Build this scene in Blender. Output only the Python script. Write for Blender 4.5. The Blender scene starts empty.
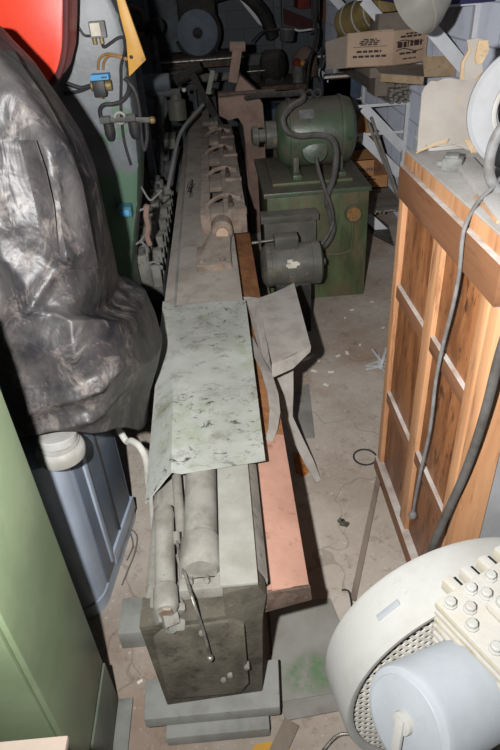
import bpy, bmesh, math, random
from mathutils import Vector, Matrix, noise
random.seed(7)
COL = bpy.context.scene.collection
# ------------------------------------------------------------------ camera
F, H, PITCH, ROLL, YAW = 587.0, 1.9, 34.6, 4.2, 1.2
RM = (Matrix.Rotation(math.radians(-YAW), 3, 'Z') @ Matrix.Rotation(math.radians(90-PITCH), 3, 'X')
      @ Matrix.Rotation(math.radians(-ROLL), 3, 'Z'))
CAM = Vector((0, 0, H))
def at(x, y, Z=None, Y=None, X=None):
    """the place on a level, cross or long plane that the photo's pixel looks at (a measuring aid)"""
    d = RM @ Vector(((x-250)/F, (375-y)/F, -1))
    t = (Z-CAM.z)/d.z if Z is not None else ((Y-CAM.y)/d.y if Y is not None else (X-CAM.x)/d.x)
    return CAM + d*t
# ------------------------------------------------------------------ materials
def lin(c):
    r = []
    for v in c:
        v /= 255.0
        r.append(v/12.92 if v <= .04045 else ((v+.055)/1.055)**2.4)
    return (*r, 1)
class NT:
    def __init__(s, name):
        s.m = bpy.data.materials.new(name); s.m.use_nodes = True
        s.t = s.m.node_tree; s.b = s.t.nodes['Principled BSDF']
        s.tc = s.t.nodes.new('ShaderNodeTexCoord'); s.co = s.tc.outputs['Object']
    def n(s, ty, **k):
        o = s.t.nodes.new(ty)
        for a, v in k.items(): setattr(o, a, v)
        return o
    def l(s, a, b): s.t.links.new(a, b)
    def map(s, sc=(1, 1, 1), rot=(0, 0, 0)):
        m = s.n('ShaderNodeMapping'); m.inputs['Scale'].default_value = sc; m.inputs['Rotation'].default_value = rot
        s.l(s.co, m.inputs['Vector']); return m.outputs[0]
    def noise(s, scale, detail=6, rough=.6, co=None, dist=0):
        t = s.n('ShaderNodeTexNoise'); t.inputs['Scale'].default_value = scale
        t.inputs['Detail'].default_value = detail; t.inputs['Roughness'].default_value = rough
        t.inputs['Distortion'].default_value = dist
        s.l(co or s.co, t.inputs['Vector']); return t.outputs['Fac']
    def ramp(s, fac, a, b):
        r = s.n('ShaderNodeMapRange'); r.inputs['From Min'].default_value = a; r.inputs['From Max'].default_value = b
        s.l(fac, r.inputs['Value']); return r.outputs[0]
    def math(s, op, a, b):
        r = s.n('ShaderNodeMath', operation=op)
        for i, v in enumerate((a, b)):
            if hasattr(v, 'links'): s.l(v, r.inputs[i])
            else: r.inputs[i].default_value = v
        return r.outputs[0]
    def mix(s, fac, a, b):
        r = s.n('ShaderNodeMix', data_type='RGBA')
        for sock, v in ((r.inputs[0], fac), (r.inputs[6], a), (r.inputs[7], b)):
            if hasattr(v, 'links'): s.l(v, sock)
            else: sock.default_value = v if not isinstance(v, tuple) or len(v) == 4 else lin(v)
        return r.outputs[2]
    def bump(s, h, st, dist=.01):
        b = s.n('ShaderNodeBump'); b.inputs['Strength'].default_value = st; b.inputs['Distance'].default_value = dist
        s.l(h, b.inputs['Height']); s.l(b.outputs[0], s.b.inputs['Normal'])
    def done(s, col, rough=.7, metal=0, spec=.4, drough=.15):
        if hasattr(col, 'links'): s.l(col, s.b.inputs['Base Color'])
        else: s.b.inputs['Base Color'].default_value = lin(col)
        s.b.inputs['Roughness'].default_value = rough; s.b.inputs['Metallic'].default_value = metal
        s.b.inputs['Specular IOR Level'].default_value = spec
        if rough >= .5 and metal == 0: s.b.inputs['Diffuse Roughness'].default_value = drough
        return s.m
DUST = (150, 144, 136)
def mat(name, c1, c2=None, c3=None, scale=7, rough=.7, metal=0, bump=.25, r2=(.42, .62), r3=(.56, .68), dust=0, spec=.35, stretch=(1, 1, 1), dcol=DUST):
    t = NT(name); co = t.map(stretch)
    c = t.mix(0.0, c1, c1)
    f = t.noise(scale, co=co)
    if c2: c = t.mix(t.ramp(f, *r2), c, c2)
    if c3: c = t.mix(t.ramp(t.noise(scale*2.3, 8, .7, co=t.map(stretch, (.5, .8, .3))), *r3), c, c3)
    if dust:
        g = t.n('ShaderNodeNewGeometry'); sp = t.n('ShaderNodeSeparateXYZ'); t.l(g.outputs['Normal'], sp.inputs[0])
        d = t.math('MULTIPLY', t.ramp(sp.outputs['Z'], .35, .95), t.ramp(t.noise(scale*1.6, 8, .7), .25, .6))
        c = t.mix(t.math('MULTIPLY', d, dust), c, dcol)
    if bump: t.bump(t.noise(scale*9, 5, .65), bump, .006)
    return t.done(c, rough, metal, spec)
M = {}
M['grey_cast'] = mat('grey_cast', (132, 132, 124), (108, 107, 100), (84, 77, 68), 9, dust=.5)
M['end_dark'] = mat('oily_cast', (88, 84, 73), (64, 61, 52), (126, 120, 104), 10, bump=.6, rough=.75, r3=(.58, .72))
M['end_plate'] = mat('oily_plate', (98, 94, 82), (72, 69, 60), (52, 50, 44), 8, bump=.5, rough=.7, r3=(.54, .68))
M['cover'] = None
M['rail'] = mat('dusty_way', (150, 150, 142), (132, 131, 122), (98, 88, 76), 6, r3=(.64, .74))
M['shaft'] = mat('dusty_steel', (140, 138, 130), (116, 113, 105), (92, 82, 70), 12, r3=(.62, .72))
M['slab'] = mat('slab_grey', (146, 147, 142), (126, 126, 120), (104, 92, 78), 7, r3=(.62, .74))
M['bright_rod'] = mat('bright_rod', (170, 168, 162), (120, 116, 108), scale=30, rough=.35, metal=.7)
M['primer'] = mat('red_primer', (172, 132, 115), (158, 121, 104), (132, 98, 80), 7, rough=.7, r3=(.58, .7))
M['rust_edge'] = mat('rust_dark', (100, 84, 74), (76, 62, 54), (120, 110, 100), 18)
M['rust'] = mat('rusty_brown', (154, 138, 125), (112, 97, 85), (150, 108, 78), 9, dust=.75, bump=.6, r3=(.56, .68), dcol=(170, 161, 150))
M['rust_orange'] = mat('rust_orange', (148, 104, 70), (124, 84, 56), (176, 112, 56), 12, bump=.6, r3=(.54, .68))
M['redcast'] = mat('red_oxide_casting', (140, 116, 104), (118, 98, 86), (124, 112, 100), 8, dust=.6, r3=(.58, .7))
M['blacksteel'] = mat('black_steel', (52, 50, 48), (38, 36, 35), (80, 72, 64), 9, dust=.35)
M['darkgrey'] = mat('dark_grey_paint', (92, 94, 94), (72, 73, 72), (112, 104, 94), 7, dust=.5)
M['bluegreymach'] = mat('blue_grey_machine', (108, 116, 122), (84, 90, 95), (92, 84, 78), 6, dust=.4)
M['bent'] = mat('bent_sheet', (160, 155, 148), (142, 137, 130), (120, 112, 104), 12, bump=.3, r3=(.6, .75))
M['greenmotor'] = mat('green_motor', (74, 92, 70), (92, 88, 76), (60, 74, 56), 5, rough=.38, dust=.95, spec=.6, dcol=(104, 98, 90), r2=(.46, .62), r3=(.52, .66))
M['greenbase'] = mat('green_base', (94, 106, 74), (72, 80, 56), (104, 92, 72), 5, rough=.45, dust=.7, stretch=(1, 1, .35), dcol=(112, 106, 98), r3=(.46, .62), r2=(.45, .6))
M['darkmotor'] = mat('dirty_motor', (96, 96, 88), (80, 78, 72), (120, 108, 96), 6, rough=.5, dust=.4)
M['cable_grey'] = mat('cable_grey', (120, 120, 120), (100, 98, 96), scale=20, rough=.6, bump=0)
M['hose_dark'] = mat('hose_dark', (86, 84, 82), (70, 66, 62), scale=15, rough=.6, dust=.5, bump=0)
M['hose_black'] = mat('hose_black', (40, 40, 42), (56, 54, 52), scale=15, rough=.5, bump=0)
M['cream_hose'] = mat('cream_hose', (196, 196, 188), (180, 178, 170), scale=15, rough=.5, bump=0)
M['brass'] = mat('brass', (140, 124, 84), (104, 88, 58), scale=20, rough=.5, metal=.3)
M['amber'] = mat('amber_dial', (150, 114, 72), (130, 98, 62), (86, 66, 46), 40, rough=.3)
M['white_paint'] = mat('white_bracket_paint', (236, 238, 242), (226, 228, 233), scale=9, rough=.45, bump=.05)
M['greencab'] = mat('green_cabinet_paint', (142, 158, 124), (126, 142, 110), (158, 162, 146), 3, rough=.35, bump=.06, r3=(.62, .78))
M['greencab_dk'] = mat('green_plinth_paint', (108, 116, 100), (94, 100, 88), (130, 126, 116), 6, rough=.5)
M['pinkboard'] = mat('pale_pink_board', (188, 173, 159), (175, 158, 144), scale=4, rough=.6, bump=.05)
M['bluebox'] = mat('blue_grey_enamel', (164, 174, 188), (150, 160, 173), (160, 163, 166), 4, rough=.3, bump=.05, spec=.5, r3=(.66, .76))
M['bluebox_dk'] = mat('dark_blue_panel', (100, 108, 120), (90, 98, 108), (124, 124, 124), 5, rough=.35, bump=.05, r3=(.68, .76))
M['pale_tube'] = mat('pale_elbow', (160, 160, 156), (140, 137, 130), (128, 112, 96), 9, rough=.5, r3=(.62, .72))
M['whitemach'] = mat('dusty_white_machine', (156, 156, 152), (146, 145, 139), (136, 131, 117), 5, rough=.65, bump=.15, r3=(.64, .8))
M['canister'] = mat('pale_blue_canister', (148, 153, 157), (138, 142, 146), (130, 130, 126), 4, rough=.5, bump=.06, r3=(.64, .8))
M['yellowed'] = mat('yellowed_white_casting', (158, 153, 144), (152, 146, 126), (142, 130, 104), 9, rough=.6, dust=.9, dcol=(156, 155, 151))
M['mesh'] = mat('mesh_steel', (190, 188, 180), (170, 166, 156), scale=20, rough=.5, bump=0)
M['oak_frame'] = mat('oak_frame', (186, 140, 102), (168, 122, 86), (140, 98, 68), 5, rough=.5, stretch=(3, 3, .35), bump=.1, dust=.95, r3=(.54, .66))
M['oak_rail'] = mat('oak_rail', (128, 90, 64), (112, 77, 54), (96, 65, 47), 4, rough=.5, stretch=(3, .35, 3), bump=.1, dust=1.0, dcol=(186, 182, 176))
M['oak_panel'] = mat('oak_panel', (156, 104, 66), (118, 74, 44), (74, 48, 34), 9, rough=.45, stretch=(2, 2, .5), bump=.15, r2=(.4, .6), r3=(.56, .64))
M['dust_top'] = mat('dust_covered_board', (160, 158, 154), (146, 142, 137), (128, 120, 111), 6, bump=.2, r3=(.62, .74))
M['card_dusty'] = mat('dusty_cardboard', (156, 150, 142), (146, 139, 131), (170, 146, 118), 5, bump=.15, r3=(.62, .72))
M['card_edge'] = mat('torn_cardboard', (186, 164, 134), (170, 146, 114), (146, 122, 94), 14, bump=.2)
M['card_brown'] = mat('brown_cardboard', (214, 160, 110), (198, 144, 96), scale=6, bump=.1)
M['card_pale'] = mat('pale_cardboard', (198, 172, 148), (184, 158, 134), scale=6, bump=.1)
M['card_grey'] = mat('grey_cardboard', (146, 134, 122), (132, 120, 110), scale=6, bump=.1)
M['ink'] = mat('print_ink', (64, 52, 50), scale=5, bump=0)
M['ink_blue'] = mat('blue_print', (52, 52, 92), scale=5, bump=0)
M['pale_ring'] = mat('pale_grey_ring', (146, 147, 149), (134, 134, 135), (122, 118, 112), 5, bump=.1, r3=(.64, .74))
M['lump'] = mat('galvanised_lump', (116, 117, 114), (92, 92, 89), scale=18, bump=.5)
M['rods'] = mat('steel_bars', (168, 163, 156), (142, 136, 128), (140, 116, 94), 14, rough=.5, metal=.2)
M['greymetal'] = mat('grey_spun_metal', (150, 148, 140), (134, 132, 124), scale=5, rough=.5, bump=.05)
M['red'] = mat('red_guard_paint', (214, 62, 36), (200, 52, 30), (180, 60, 40), 4, rough=.4, bump=.05, r3=(.68, .8))
M['yellow'] = mat('yellow_guard_paint', (198, 150, 62), (182, 134, 54), (150, 112, 60), 5, rough=.45, bump=.1)
M['white_label'] = mat('white_label', (214, 210, 196), (196, 190, 174), scale=12, bump=0)
M['bluelabel'] = mat('blue_label', (92, 160, 206), (84, 148, 196), scale=8, bump=0)
M['teal'] = mat('teal_paint', (74, 130, 140), (60, 108, 118), scale=9, bump=.1)
M['palegreen'] = mat('pale_sea_green', (72, 86, 82), (60, 70, 67), scale=8, bump=.15)
M['red_dull'] = mat('dull_red', (136, 52, 44), (110, 46, 40), scale=9, bump=.1)
M['insul'] = mat('yellow_wrap', (176, 154, 104), (150, 128, 84), (200, 190, 164), 6, rough=.35)
M['clear_shard'] = mat('pale_plastic', (204, 206, 206), (170, 170, 168), scale=9, rough=.2, bump=0)
M['paper'] = mat('paper_scrap', (226, 220, 208), (206, 200, 188), scale=30, bump=0)
M['leaf'] = mat('orange_scrap', (176, 112, 54), (140, 84, 40), scale=30)
M['floorplate'] = mat('dusty_floor_plate', (138, 136, 130), (120, 116, 110), (112, 106, 96), 5, bump=.15)
M['plank'] = mat('dusty_plank', (130, 118, 106), (112, 100, 90), scale=6, stretch=(3, .3, 3))
M['disc'] = mat('grinding_disc', (112, 122, 134), (98, 106, 116), scale=8, bump=.1)
M['darkblue'] = mat('dark_blue_box', (96, 112, 134), (84, 98, 118), scale=8, bump=.05)
M['maroon'] = mat('maroon_panel', (88, 44, 44), (70, 36, 36), scale=6, bump=.05)

# the dusty sheet covers: pale grey green with oil specks
def cover_mat(name, heavy):
    t = NT(name)
    c = t.mix(t.ramp(t.noise(3.5), .4, .65), *(((172, 175, 168), (148, 151, 143)) if heavy else ((176, 169, 160), (154, 147, 137))))
    c = t.mix(t.math('MULTIPLY', t.ramp(t.noise(9, 9, .7), .53, .68), .8 if heavy else .5), c, (112, 108, 94))
    if heavy:
        g = t.ramp(t.noise(4.2, 5, .6, t.map((1, 1, 1), (0, 0, 1.1))), .56, .66)
        c = t.mix(t.math('MULTIPLY', g, .6), c, (136, 146, 122))
        n1 = t.ramp(t.noise(22, 9, .8, t.map((.9, 1.3, 1)), .8), .555, .62)
        big = t.ramp(t.noise(3.0, 5, .6, t.map((1, 1, 1), (0, 0, .4))), .42, .56)
        c = t.mix(t.math('MULTIPLY', n1, big), c, (52, 50, 42))
    else:
        c = t.mix(t.ramp(t.noise(14, 8, .7), .62, .7), c, (134, 116, 98))
    t.bump(t.noise(5, 6), .2, .01)
    return t.done(c, .6, 0, .35)
M['cover'] = cover_mat('stained_cover_sheet', True)
M['cover_far'] = cover_mat('plain_cover_sheet', False)
# green plate stain
def plate_mat():
    t = NT('green_stained_plate')
    c = t.mix(t.ramp(t.noise(4), .4, .65), (142, 142, 134), (122, 120, 112))
    g = t.n('ShaderNodeTexGradient', gradient_type='SPHERICAL')
    mp = t.n('ShaderNodeMapping'); p = at(310, 672, Z=.02)
    M['_stain'] = (mp, p); mp.inputs['Scale'].default_value = (9, 13, 9)
    t.l(t.co, mp.inputs['Vector']); t.l(mp.outputs[0], g.inputs[0])
    f = t.math('MULTIPLY', t.ramp(g.outputs['Fac'], 0, .45), t.ramp(t.noise(20, 7, .7), .38, .58))
    c = t.mix(f, c, (92, 118, 84))
    t.bump(t.noise(20), .15, .004)
    return t.done(c, .7)
M['plate'] = plate_mat()
# black polythene, creased and dusty
def plastic_mat():
    t = NT('black_polythene')
    a = t.noise(4, 8, .65, t.map((1, 1, 1), (.3, .5, .2)), .3)
    b = t.noise(9, 8, .75, t.map((1.2, 1, .9), (.2, .9, .1)), .5)
    c = t.mix(t.ramp(a, .4, .62), (34, 34, 38), (74, 71, 70))
    c = t.mix(t.math('MULTIPLY', t.ramp(b, .53, .68), .7), c, (130, 121, 115))
    vo = t.n('ShaderNodeTexVoronoi', feature='DISTANCE_TO_EDGE'); vo.inputs['Scale'].default_value = 6
    dn_ = t.n('ShaderNodeTexNoise'); dn_.inputs['Scale'].default_value = 3.5; t.l(t.co, dn_.inputs['Vector'])
    va = t.n('ShaderNodeVectorMath', operation='ADD'); vs_ = t.n('ShaderNodeVectorMath', operation='SCALE'); vs_.inputs['Scale'].default_value = .5
    t.l(dn_.outputs['Color'], vs_.inputs[0]); t.l(vs_.outputs[0], va.inputs[1]); t.l(t.map((1.2, .7, .8), (.3, .2, .5)), va.inputs[0]); t.l(va.outputs[0], vo.inputs['Vector'])
    ed = t.ramp(vo.outputs['Distance'], .0, .09)
    c = t.mix(t.math('MULTIPLY', t.ramp(vo.outputs['Distance'], .035, .0), t.math('MULTIPLY', t.ramp(t.noise(4, 4), .42, .62), .06)), c, (150, 142, 138))
    h = t.math('ADD', t.math('ADD', t.math('MULTIPLY', ed, -.05), t.noise(5, 3, .5, t.map((1.3, 1, .7), (.2, .7, .4)), 1.2)), t.math('MULTIPLY', t.noise(16, 3, .5, t.map((1, 1, .6), (.6, .2, .3)), 1.5), .16))
    t.bump(h, .3, .05)
    return t.done(c, .43, 0, .3)
M['plastic'] = plastic_mat()
def floor_mat():
    t = NT('dusty_concrete')
    c = t.mix(t.ramp(t.noise(1.3, 8, .65), .35, .65), (188, 179, 169), (150, 138, 126))
    g = t.ramp(t.noise(.9, 6, .6, t.map((1, 1, 1), (0, 0, 2.2))), .5, .62)
    c = t.mix(t.math('MULTIPLY', g, .55), c, (138, 106, 82))
    c = t.mix(t.math('MULTIPLY', t.ramp(t.noise(17, 10, .8), .54, .68), .65), c, (92, 80, 70))
    c = t.mix(t.math('MULTIPLY', t.ramp(t.noise(60, 4, .6), .62, .68), .5), c, (206, 196, 184))
    v = t.n('ShaderNodeTexVoronoi', feature='DISTANCE_TO_EDGE'); v.inputs['Scale'].default_value = .9
    mm = t.n('ShaderNodeVectorMath', operation='ADD'); t.l(t.co, mm.inputs[0])
    nn = t.n('ShaderNodeTexNoise'); nn.inputs['Scale'].default_value = 4; t.l(t.co, nn.inputs['Vector'])
    s2 = t.n('ShaderNodeVectorMath', operation='SCALE'); s2.inputs['Scale'].default_value = .35
    t.l(nn.outputs['Color'], s2.inputs[0]); t.l(s2.outputs[0], mm.inputs[1]); t.l(mm.outputs[0], v.inputs['Vector'])
    cr = t.math('LESS_THAN', v.outputs['Distance'], .003)
    c = t.mix(t.math('MULTIPLY', cr, .3), c, (80, 70, 62))
    t.bump(t.noise(40, 6, .7), .3, .006)
    return t.done(c, .8, drough=.3)
M['floor'] = floor_mat()
def block_mat(name, c1, c2, ax):
    t = NT(name)
    br = t.n('ShaderNodeTexBrick'); br.inputs['Scale'].default_value = 1
    br.inputs['Brick Width'].default_value = .42; br.inputs['Row Height'].default_value = .21
    br.inputs['Mortar Size'].default_value = .007; br.inputs['Mortar Smooth'].default_value = .4
    br.inputs['Color1'].default_value = lin(c1); br.inputs['Color2'].default_value = lin(c2)
    br.inputs['Mortar'].default_value = lin(tuple(v*.78 for v in c1))
    sp = t.n('ShaderNodeSeparateXYZ'); cb = t.n('ShaderNodeCombineXYZ'); t.l(t.co, sp.inputs[0])
    t.l(sp.outputs[ax], cb.inputs[0]); t.l(sp.outputs['Z'], cb.inputs[1]); t.l(cb.outputs[0], br.inputs['Vector'])
    c = t.mix(t.math('MULTIPLY', t.ramp(t.noise(6, 8, .7), .5, .7), .5), br.outputs['Color'], tuple(int(v*.8) for v in c1))
    t.bump(br.outputs['Fac'], -.4, .008)
    return t.done(c, .6, drough=1.0)
M['block'] = block_mat('painted_block_wall', (206, 211, 224), (198, 204, 218), 'Y')
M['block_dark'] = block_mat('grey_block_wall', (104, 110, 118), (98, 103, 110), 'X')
# ------------------------------------------------------------------ mesh builder
class B:
    def __init__(s): s.bm = bmesh.new()
    def _geo(s, verts, faces):
        vs = [s.bm.verts.new(v) for v in verts]
        fs = []
        for f in faces:
            try: fs.append(s.bm.faces.new([vs[i] for i in f]))
            except ValueError: pass
        return vs, fs
    def _bev(s, fs, w, seg=2):
        if w > 0:
            es = list({e for f in fs for e in f.edges})
            bmesh.ops.bevel(s.bm, geom=es, offset=w, segments=seg, affect='EDGES', profile=.6, clamp_overlap=True)
    def hexa(s, p, bev=0):
        """8 corners: bottom ring 0-3, top ring 4-7"""
        vs, fs = s._geo(p, [(3, 2, 1, 0), (4, 5, 6, 7), (0, 1, 5, 4), (1, 2, 6, 5), (2, 3, 7, 6), (3, 0, 4, 7)])
        bmesh.ops.recalc_face_normals(s.bm, faces=fs); s._bev(fs, bev); return s
    def box(s, x0, x1, y0, y1, z0, z1, bev=.004):
        return s.hexa([(x0, y0, z0), (x1, y0, z0), (x1, y1, z0), (x0, y1, z0), (x0, y0, z1), (x1, y0, z1), (x1, y1, z1), (x0, y1, z1)], bev)
    def obox(s, c, size, rz=0, rx=0, ry=0, bev=.003):
        R = Matrix.Rotation(rz, 3, 'Z') @ Matrix.Rotation(ry, 3, 'Y') @ Matrix.Rotation(rx, 3, 'X')
        c = Vector(c); a, b, d = (v/2 for v in size)
        return s.hexa([c + R @ Vector(q) for q in ((-a, -b, -d), (a, -b, -d), (a, b, -d), (-a, b, -d), (-a, -b, d), (a, -b, d), (a, b, d), (-a, b, d))], bev)
    def bar(s, p, q, w, t, up=(0, 0, 1), bev=.002):
        p, q = Vector(p), Vector(q); d = (q-p).normalized(); u = d.cross(Vector(up)).normalized(); v = u.cross(d)
        u *= w/2; v *= t/2
        return s.hexa([p-u-v, p+u-v, q+u-v, q-u-v, p-u+v, p+u+v, q+u+v, q-u+v], bev)
    def prism(s, poly, vec, bev=0):
        """polygon of 3-D points pushed along vec"""
        n = len(poly); vec = Vector(vec); P = [Vector(p) for p in poly]
        vs, fs = s._geo(P + [p+vec for p in P], [tuple(range(n)), tuple(range(2*n-1, n-1, -1))] + [(i, i+n, (i+1) % n+n, (i+1) % n) for i in range(n)])
        bmesh.ops.recalc_face_normals(s.bm, faces=fs); s._bev(fs, bev); return s
    def loops(s, rings, cap=True, close=True):
        n = len(rings[0]); V = [[s.bm.verts.new(p) for p in r] for r in rings]; fs = []
        for a, b in zip(V, V[1:]):
            for i in range(n if close else n-1):
                try: fs.append(s.bm.faces.new((a[i], a[(i+1) % n], b[(i+1) % n], b[i])))
                except ValueError: pass
        if cap and close:
            for r in (V[0], V[-1]):
                try: fs.append(s.bm.faces.new(r))
                except ValueError: pass
        bmesh.ops.recalc_face_normals(s.bm, faces=fs); return s
    def lathe(s, p, axis, prof, seg=32, cap=True):
        """prof: (distance along axis, radius)"""
        p = Vector(p); d = Vector(axis).normalized(); u = d.orthogonal().normalized(); v = d.cross(u)
        return s.loops([[p + d*h + (u*math.cos(2*math.pi*i/seg) + v*math.sin(2*math.pi*i/seg))*max(r, 1e-4) for i in range(seg)] for h, r in prof], cap)
    def cyl(s, p, q, r, r2=None, seg=24, bev=None):
        p, q = Vector(p), Vector(q); L = (q-p).length; r2 = r if r2 is None else r2
        b = min(r, r2, L/2)*.12 if bev is None else bev
        return s.lathe(p, q-p, [(0, r-b), (b, r), (L-b, r2), (L, r2-b)] if b > 0 else [(0, r), (L, r2)], seg)
    def tube(s, pts, r, seg=10, sub=8, r_end=None, closed=False):
        P = [Vector(p) for p in pts]; Q = []
        if len(P) > 2 and sub > 1:
            n = len(P)
            for i in range(n-1):
                a, b, c, d = P[max(i-1, 0)], P[i], P[i+1], P[min(i+2, n-1)]
                for k in range(sub):
                    t = k/sub
                    Q.append(.5*((2*b)+(c-a)*t+(2*a-5*b+4*c-d)*t*t+(3*b-a-3*c+d)*t**3))
            Q.append(P[-1])
        else: Q = P
        rings = []; u = None
        for i, p in enumerate(Q):
            d = (Q[min(i+1, len(Q)-1)]-Q[max(i-1, 0)]).normalized()
            u = d.orthogonal().normalized() if u is None else (u-d*u.dot(d)).normalized()
            v = d.cross(u); rr = r if r_end is None else r+(r_end-r)*i/(len(Q)-1)
            rings.append([p+(u*math.cos(2*math.pi*k/seg)+v*math.sin(2*math.pi*k/seg))*rr for k in range(seg)])
        return s.loops(rings)
    def sheet(s, grid, t):
        """grid of points (rows of equal length) given thickness t"""
        R, Cn = len(grid), len(grid[0]); G = [[Vector(p) for p in r] for r in grid]
        N = [[None]*Cn for _ in range(R)]
        for i in range(R):
            for j in range(Cn):
                a = G[min(i+1, R-1)][j]-G[max(i-1, 0)][j]; b = G[i][min(j+1, Cn-1)]-G[i][max(j-1, 0)]
                n = a.cross(b); N[i][j] = n.normalized() if n.length > 1e-9 else Vector((0, 0, 1))
        top = [[s.bm.verts.new(G[i][j]) for j in range(Cn)] for i in range(R)]
        bot = [[s.bm.verts.new(G[i][j]-N[i][j]*t) for j in range(Cn)] for i in range(R)]; fs = []
        q = lambda *v: fs.append(s.bm.faces.new(v))
        for i in range(R-1):
            for j in range(Cn-1):
                q(top[i][j], top[i+1][j], top[i+1][j+1], top[i][j+1]); q(bot[i][j], bot[i][j+1], bot[i+1][j+1], bot[i+1][j])
        for i in range(R-1):
            q(top[i][0], bot[i][0], bot[i+1][0], top[i+1][0]); q(top[i][-1], top[i+1][-1], bot[i+1][-1], bot[i][-1])
        for j in range(Cn-1):
            q(top[0][j], top[0][j+1], bot[0][j+1], bot[0][j]); q(top[-1][j], bot[-1][j], bot[-1][j+1], top[-1][j+1])
        bmesh.ops.recalc_face_normals(s.bm, faces=fs); return s
    def ball(s, c, r, sc=(1, 1, 1), seg=16):
        m = Matrix.Translation(c) @ Matrix.Diagonal((*sc, 1))
        bmesh.ops.create_uvsphere(s.bm, u_segments=seg, v_segments=seg//2+2, radius=r, matrix=m); return s
    def torus(s, c, axis, R, r, seg=40, rs=12, a0=0, a1=2*math.pi, ref=None):
        c = Vector(c); d = Vector(axis).normalized()
        u = d.orthogonal().normalized() if ref is None else (Vector(ref)-d*Vector(ref).dot(d)).normalized(); v = d.cross(u)
        full = abs(a1-a0-2*math.pi) < 1e-6; rings = []
        for i in range(seg+1):
            a = a0+(a1-a0)*i/seg; e = u*math.cos(a)+v*math.sin(a)
            rings.append([c+e*(R+r*math.cos(2*math.pi*k/rs))+d*r*math.sin(2*math.pi*k/rs) for k in range(rs)])
        s.loops(rings, cap=not full)
        if full: bmesh.ops.remove_doubles(s.bm, verts=s.bm.verts[:], dist=1e-5)
        return s
    def go(s, name, m, parent=None, sharp=35):
        me = bpy.data.meshes.new(name)
        org = world(parent)
        if parent is None:
            xs = [v.co for v in s.bm.verts]
            lo = [min(c[i] for c in xs) for i in range(3)]; hi = [max(c[i] for c in xs) for i in range(3)]
            org = Vector(((lo[0]+hi[0])/2, (lo[1]+hi[1])/2, lo[2]))
        bmesh.ops.translate(s.bm, verts=s.bm.verts[:], vec=-org)
        s.bm.to_mesh(me); s.bm.free()
        for p in me.polygons: p.use_smooth = True
        me.set_sharp_from_angle(angle=math.radians(sharp))
        me.materials.append(M[m] if isinstance(m, str) else m)
        o = bpy.data.objects.new(name, me); COL.objects.link(o)
        if parent: o.parent = parent
        else: o.location = org
        return o
def world(o):
    v = Vector((0, 0, 0))
    while o is not None: v = v+o.location; o = o.parent
    return v
def tag(o, label, cat, group=None):
    o['label'] = label; o['category'] = cat
    if group: o['group'] = group
    return o
def thing(name, label, cat, loc, group=None):
    o = bpy.data.objects.new(name, None); COL.objects.link(o); o.location = loc; o.empty_display_size = .1
    return tag(o, label, cat, group)
def dup(root, loc, label=None, rz=0):
    r = root.copy(); COL.objects.link(r); r.location = loc; r.rotation_euler = (0, 0, rz)
    if label: r['label'] = label
    for ch in list(root.children):
        c = ch.copy(); COL.objects.link(c); c.parent = r
        for g in ch.children:
            d = g.copy(); COL.objects.link(d); d.parent = c
    return r
def struct(o): o['kind'] = 'structure'; return o
def text_mesh(b, body, org, u, v, h, depth=.001, squeeze=1.0):
    """lettering as flat mesh: org = lower left, u along the line, v up"""
    cu = bpy.data.curves.new('t', 'FONT'); cu.body = body; cu.size = h*1.4; cu.extrude = depth
    o = bpy.data.objects.new('t', cu); COL.objects.link(o)
    bpy.context.view_layer.update()
    me = bpy.data.meshes.new_from_object(o.evaluated_get(bpy.context.evaluated_depsgraph_get()))
    u, v = Vector(u).normalized(), Vector(v).normalized(); w = u.cross(v)
    mw = Matrix((u, v, w)).transposed()
    for q in me.vertices: q.co = Vector(org)+mw @ Vector((q.co.x*squeeze, q.co.y, q.co.z))
    b.bm.from_mesh(me); bpy.data.objects.remove(o); bpy.data.meshes.remove(me)
#@@SETTING
struct(B().box(-2.4, 1.60, -1.2, 9.0, -.1, 0, 0).go('floor', 'floor'))
struct(B().box(1.52, 1.60, -1.2, 9.0, 0, 3.0, 0).go('wall_right', 'block'))
struct(B().box(-2.4, -2.32, -1.2, 9.0, 0, 3.0, 0).go('wall_left', 'block_dark'))
struct(B().box(-2.32, 1.52, 8.92, 9.0, 0, 3.0, 0).go('wall_back', 'block_dark'))
struct(B().box(-2.4, 1.60, -1.2, 9.0, 3.0, 3.1, 0).go('ceiling', 'darkgrey'))
#@@MACHINE
ZT = .585                                   # height of the machine's guide way
mach = thing('long_boring_machine', 'long low grey machine bed running away down the middle of the aisle', 'machine', (-.15, .9, 0))
pr = [(-.315, .49), (-.30, .505), (-.285, .49), (-.095, .49), (-.095, ZT), (.0, ZT), (.03, ZT-.06), (.012, .42), (-.005, .10), (-.29, .10)]
B().prism([(x, 1.0, z) for x, z in pr], (0, 6.4, 0), .004).go('bed', 'grey_cast', mach)
B().box(-.098, .002, .945, 2.6, ZT, ZT+.012, .004).go('guide_way', 'rail', mach)
b = B(); b.prism([(-.322, .915, .495), (-.092, .925, .495), (-.092, .93, ZT-.002), (.0, .945, ZT-.002), (.022, .945, ZT-.05), (.006, .935, .45), (-.012, .92, .10), (-.302, .905, .10)], (0, .09, .0), .006)
ec = b.go('end_casting', 'end_dark', mach); ec['label'] = 'dark oil-stained end casting'
b = B()
pl = [(-.288, .16), (-.292, .445), (-.265, .475), (-.075, .48), (-.045, .455), (-.05, .2), (-.08, .155)]
b.prism([(x, .888+.028*(z-.1)/.4, z) for x, z in pl], (0, .02, 0), .005)
ep = b.go('end_cover_plate', 'end_plate', ec)
for x, z in ((-.16, .452), (-.10, .255), (-.05, .285), (-.12, .235)):
    y = .899+.028*(z-.1)/.4
    B().cyl((x, y+.0, z), (x, y-.02, z), .008, seg=6).go('bolt', 'shaft', ec)
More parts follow.
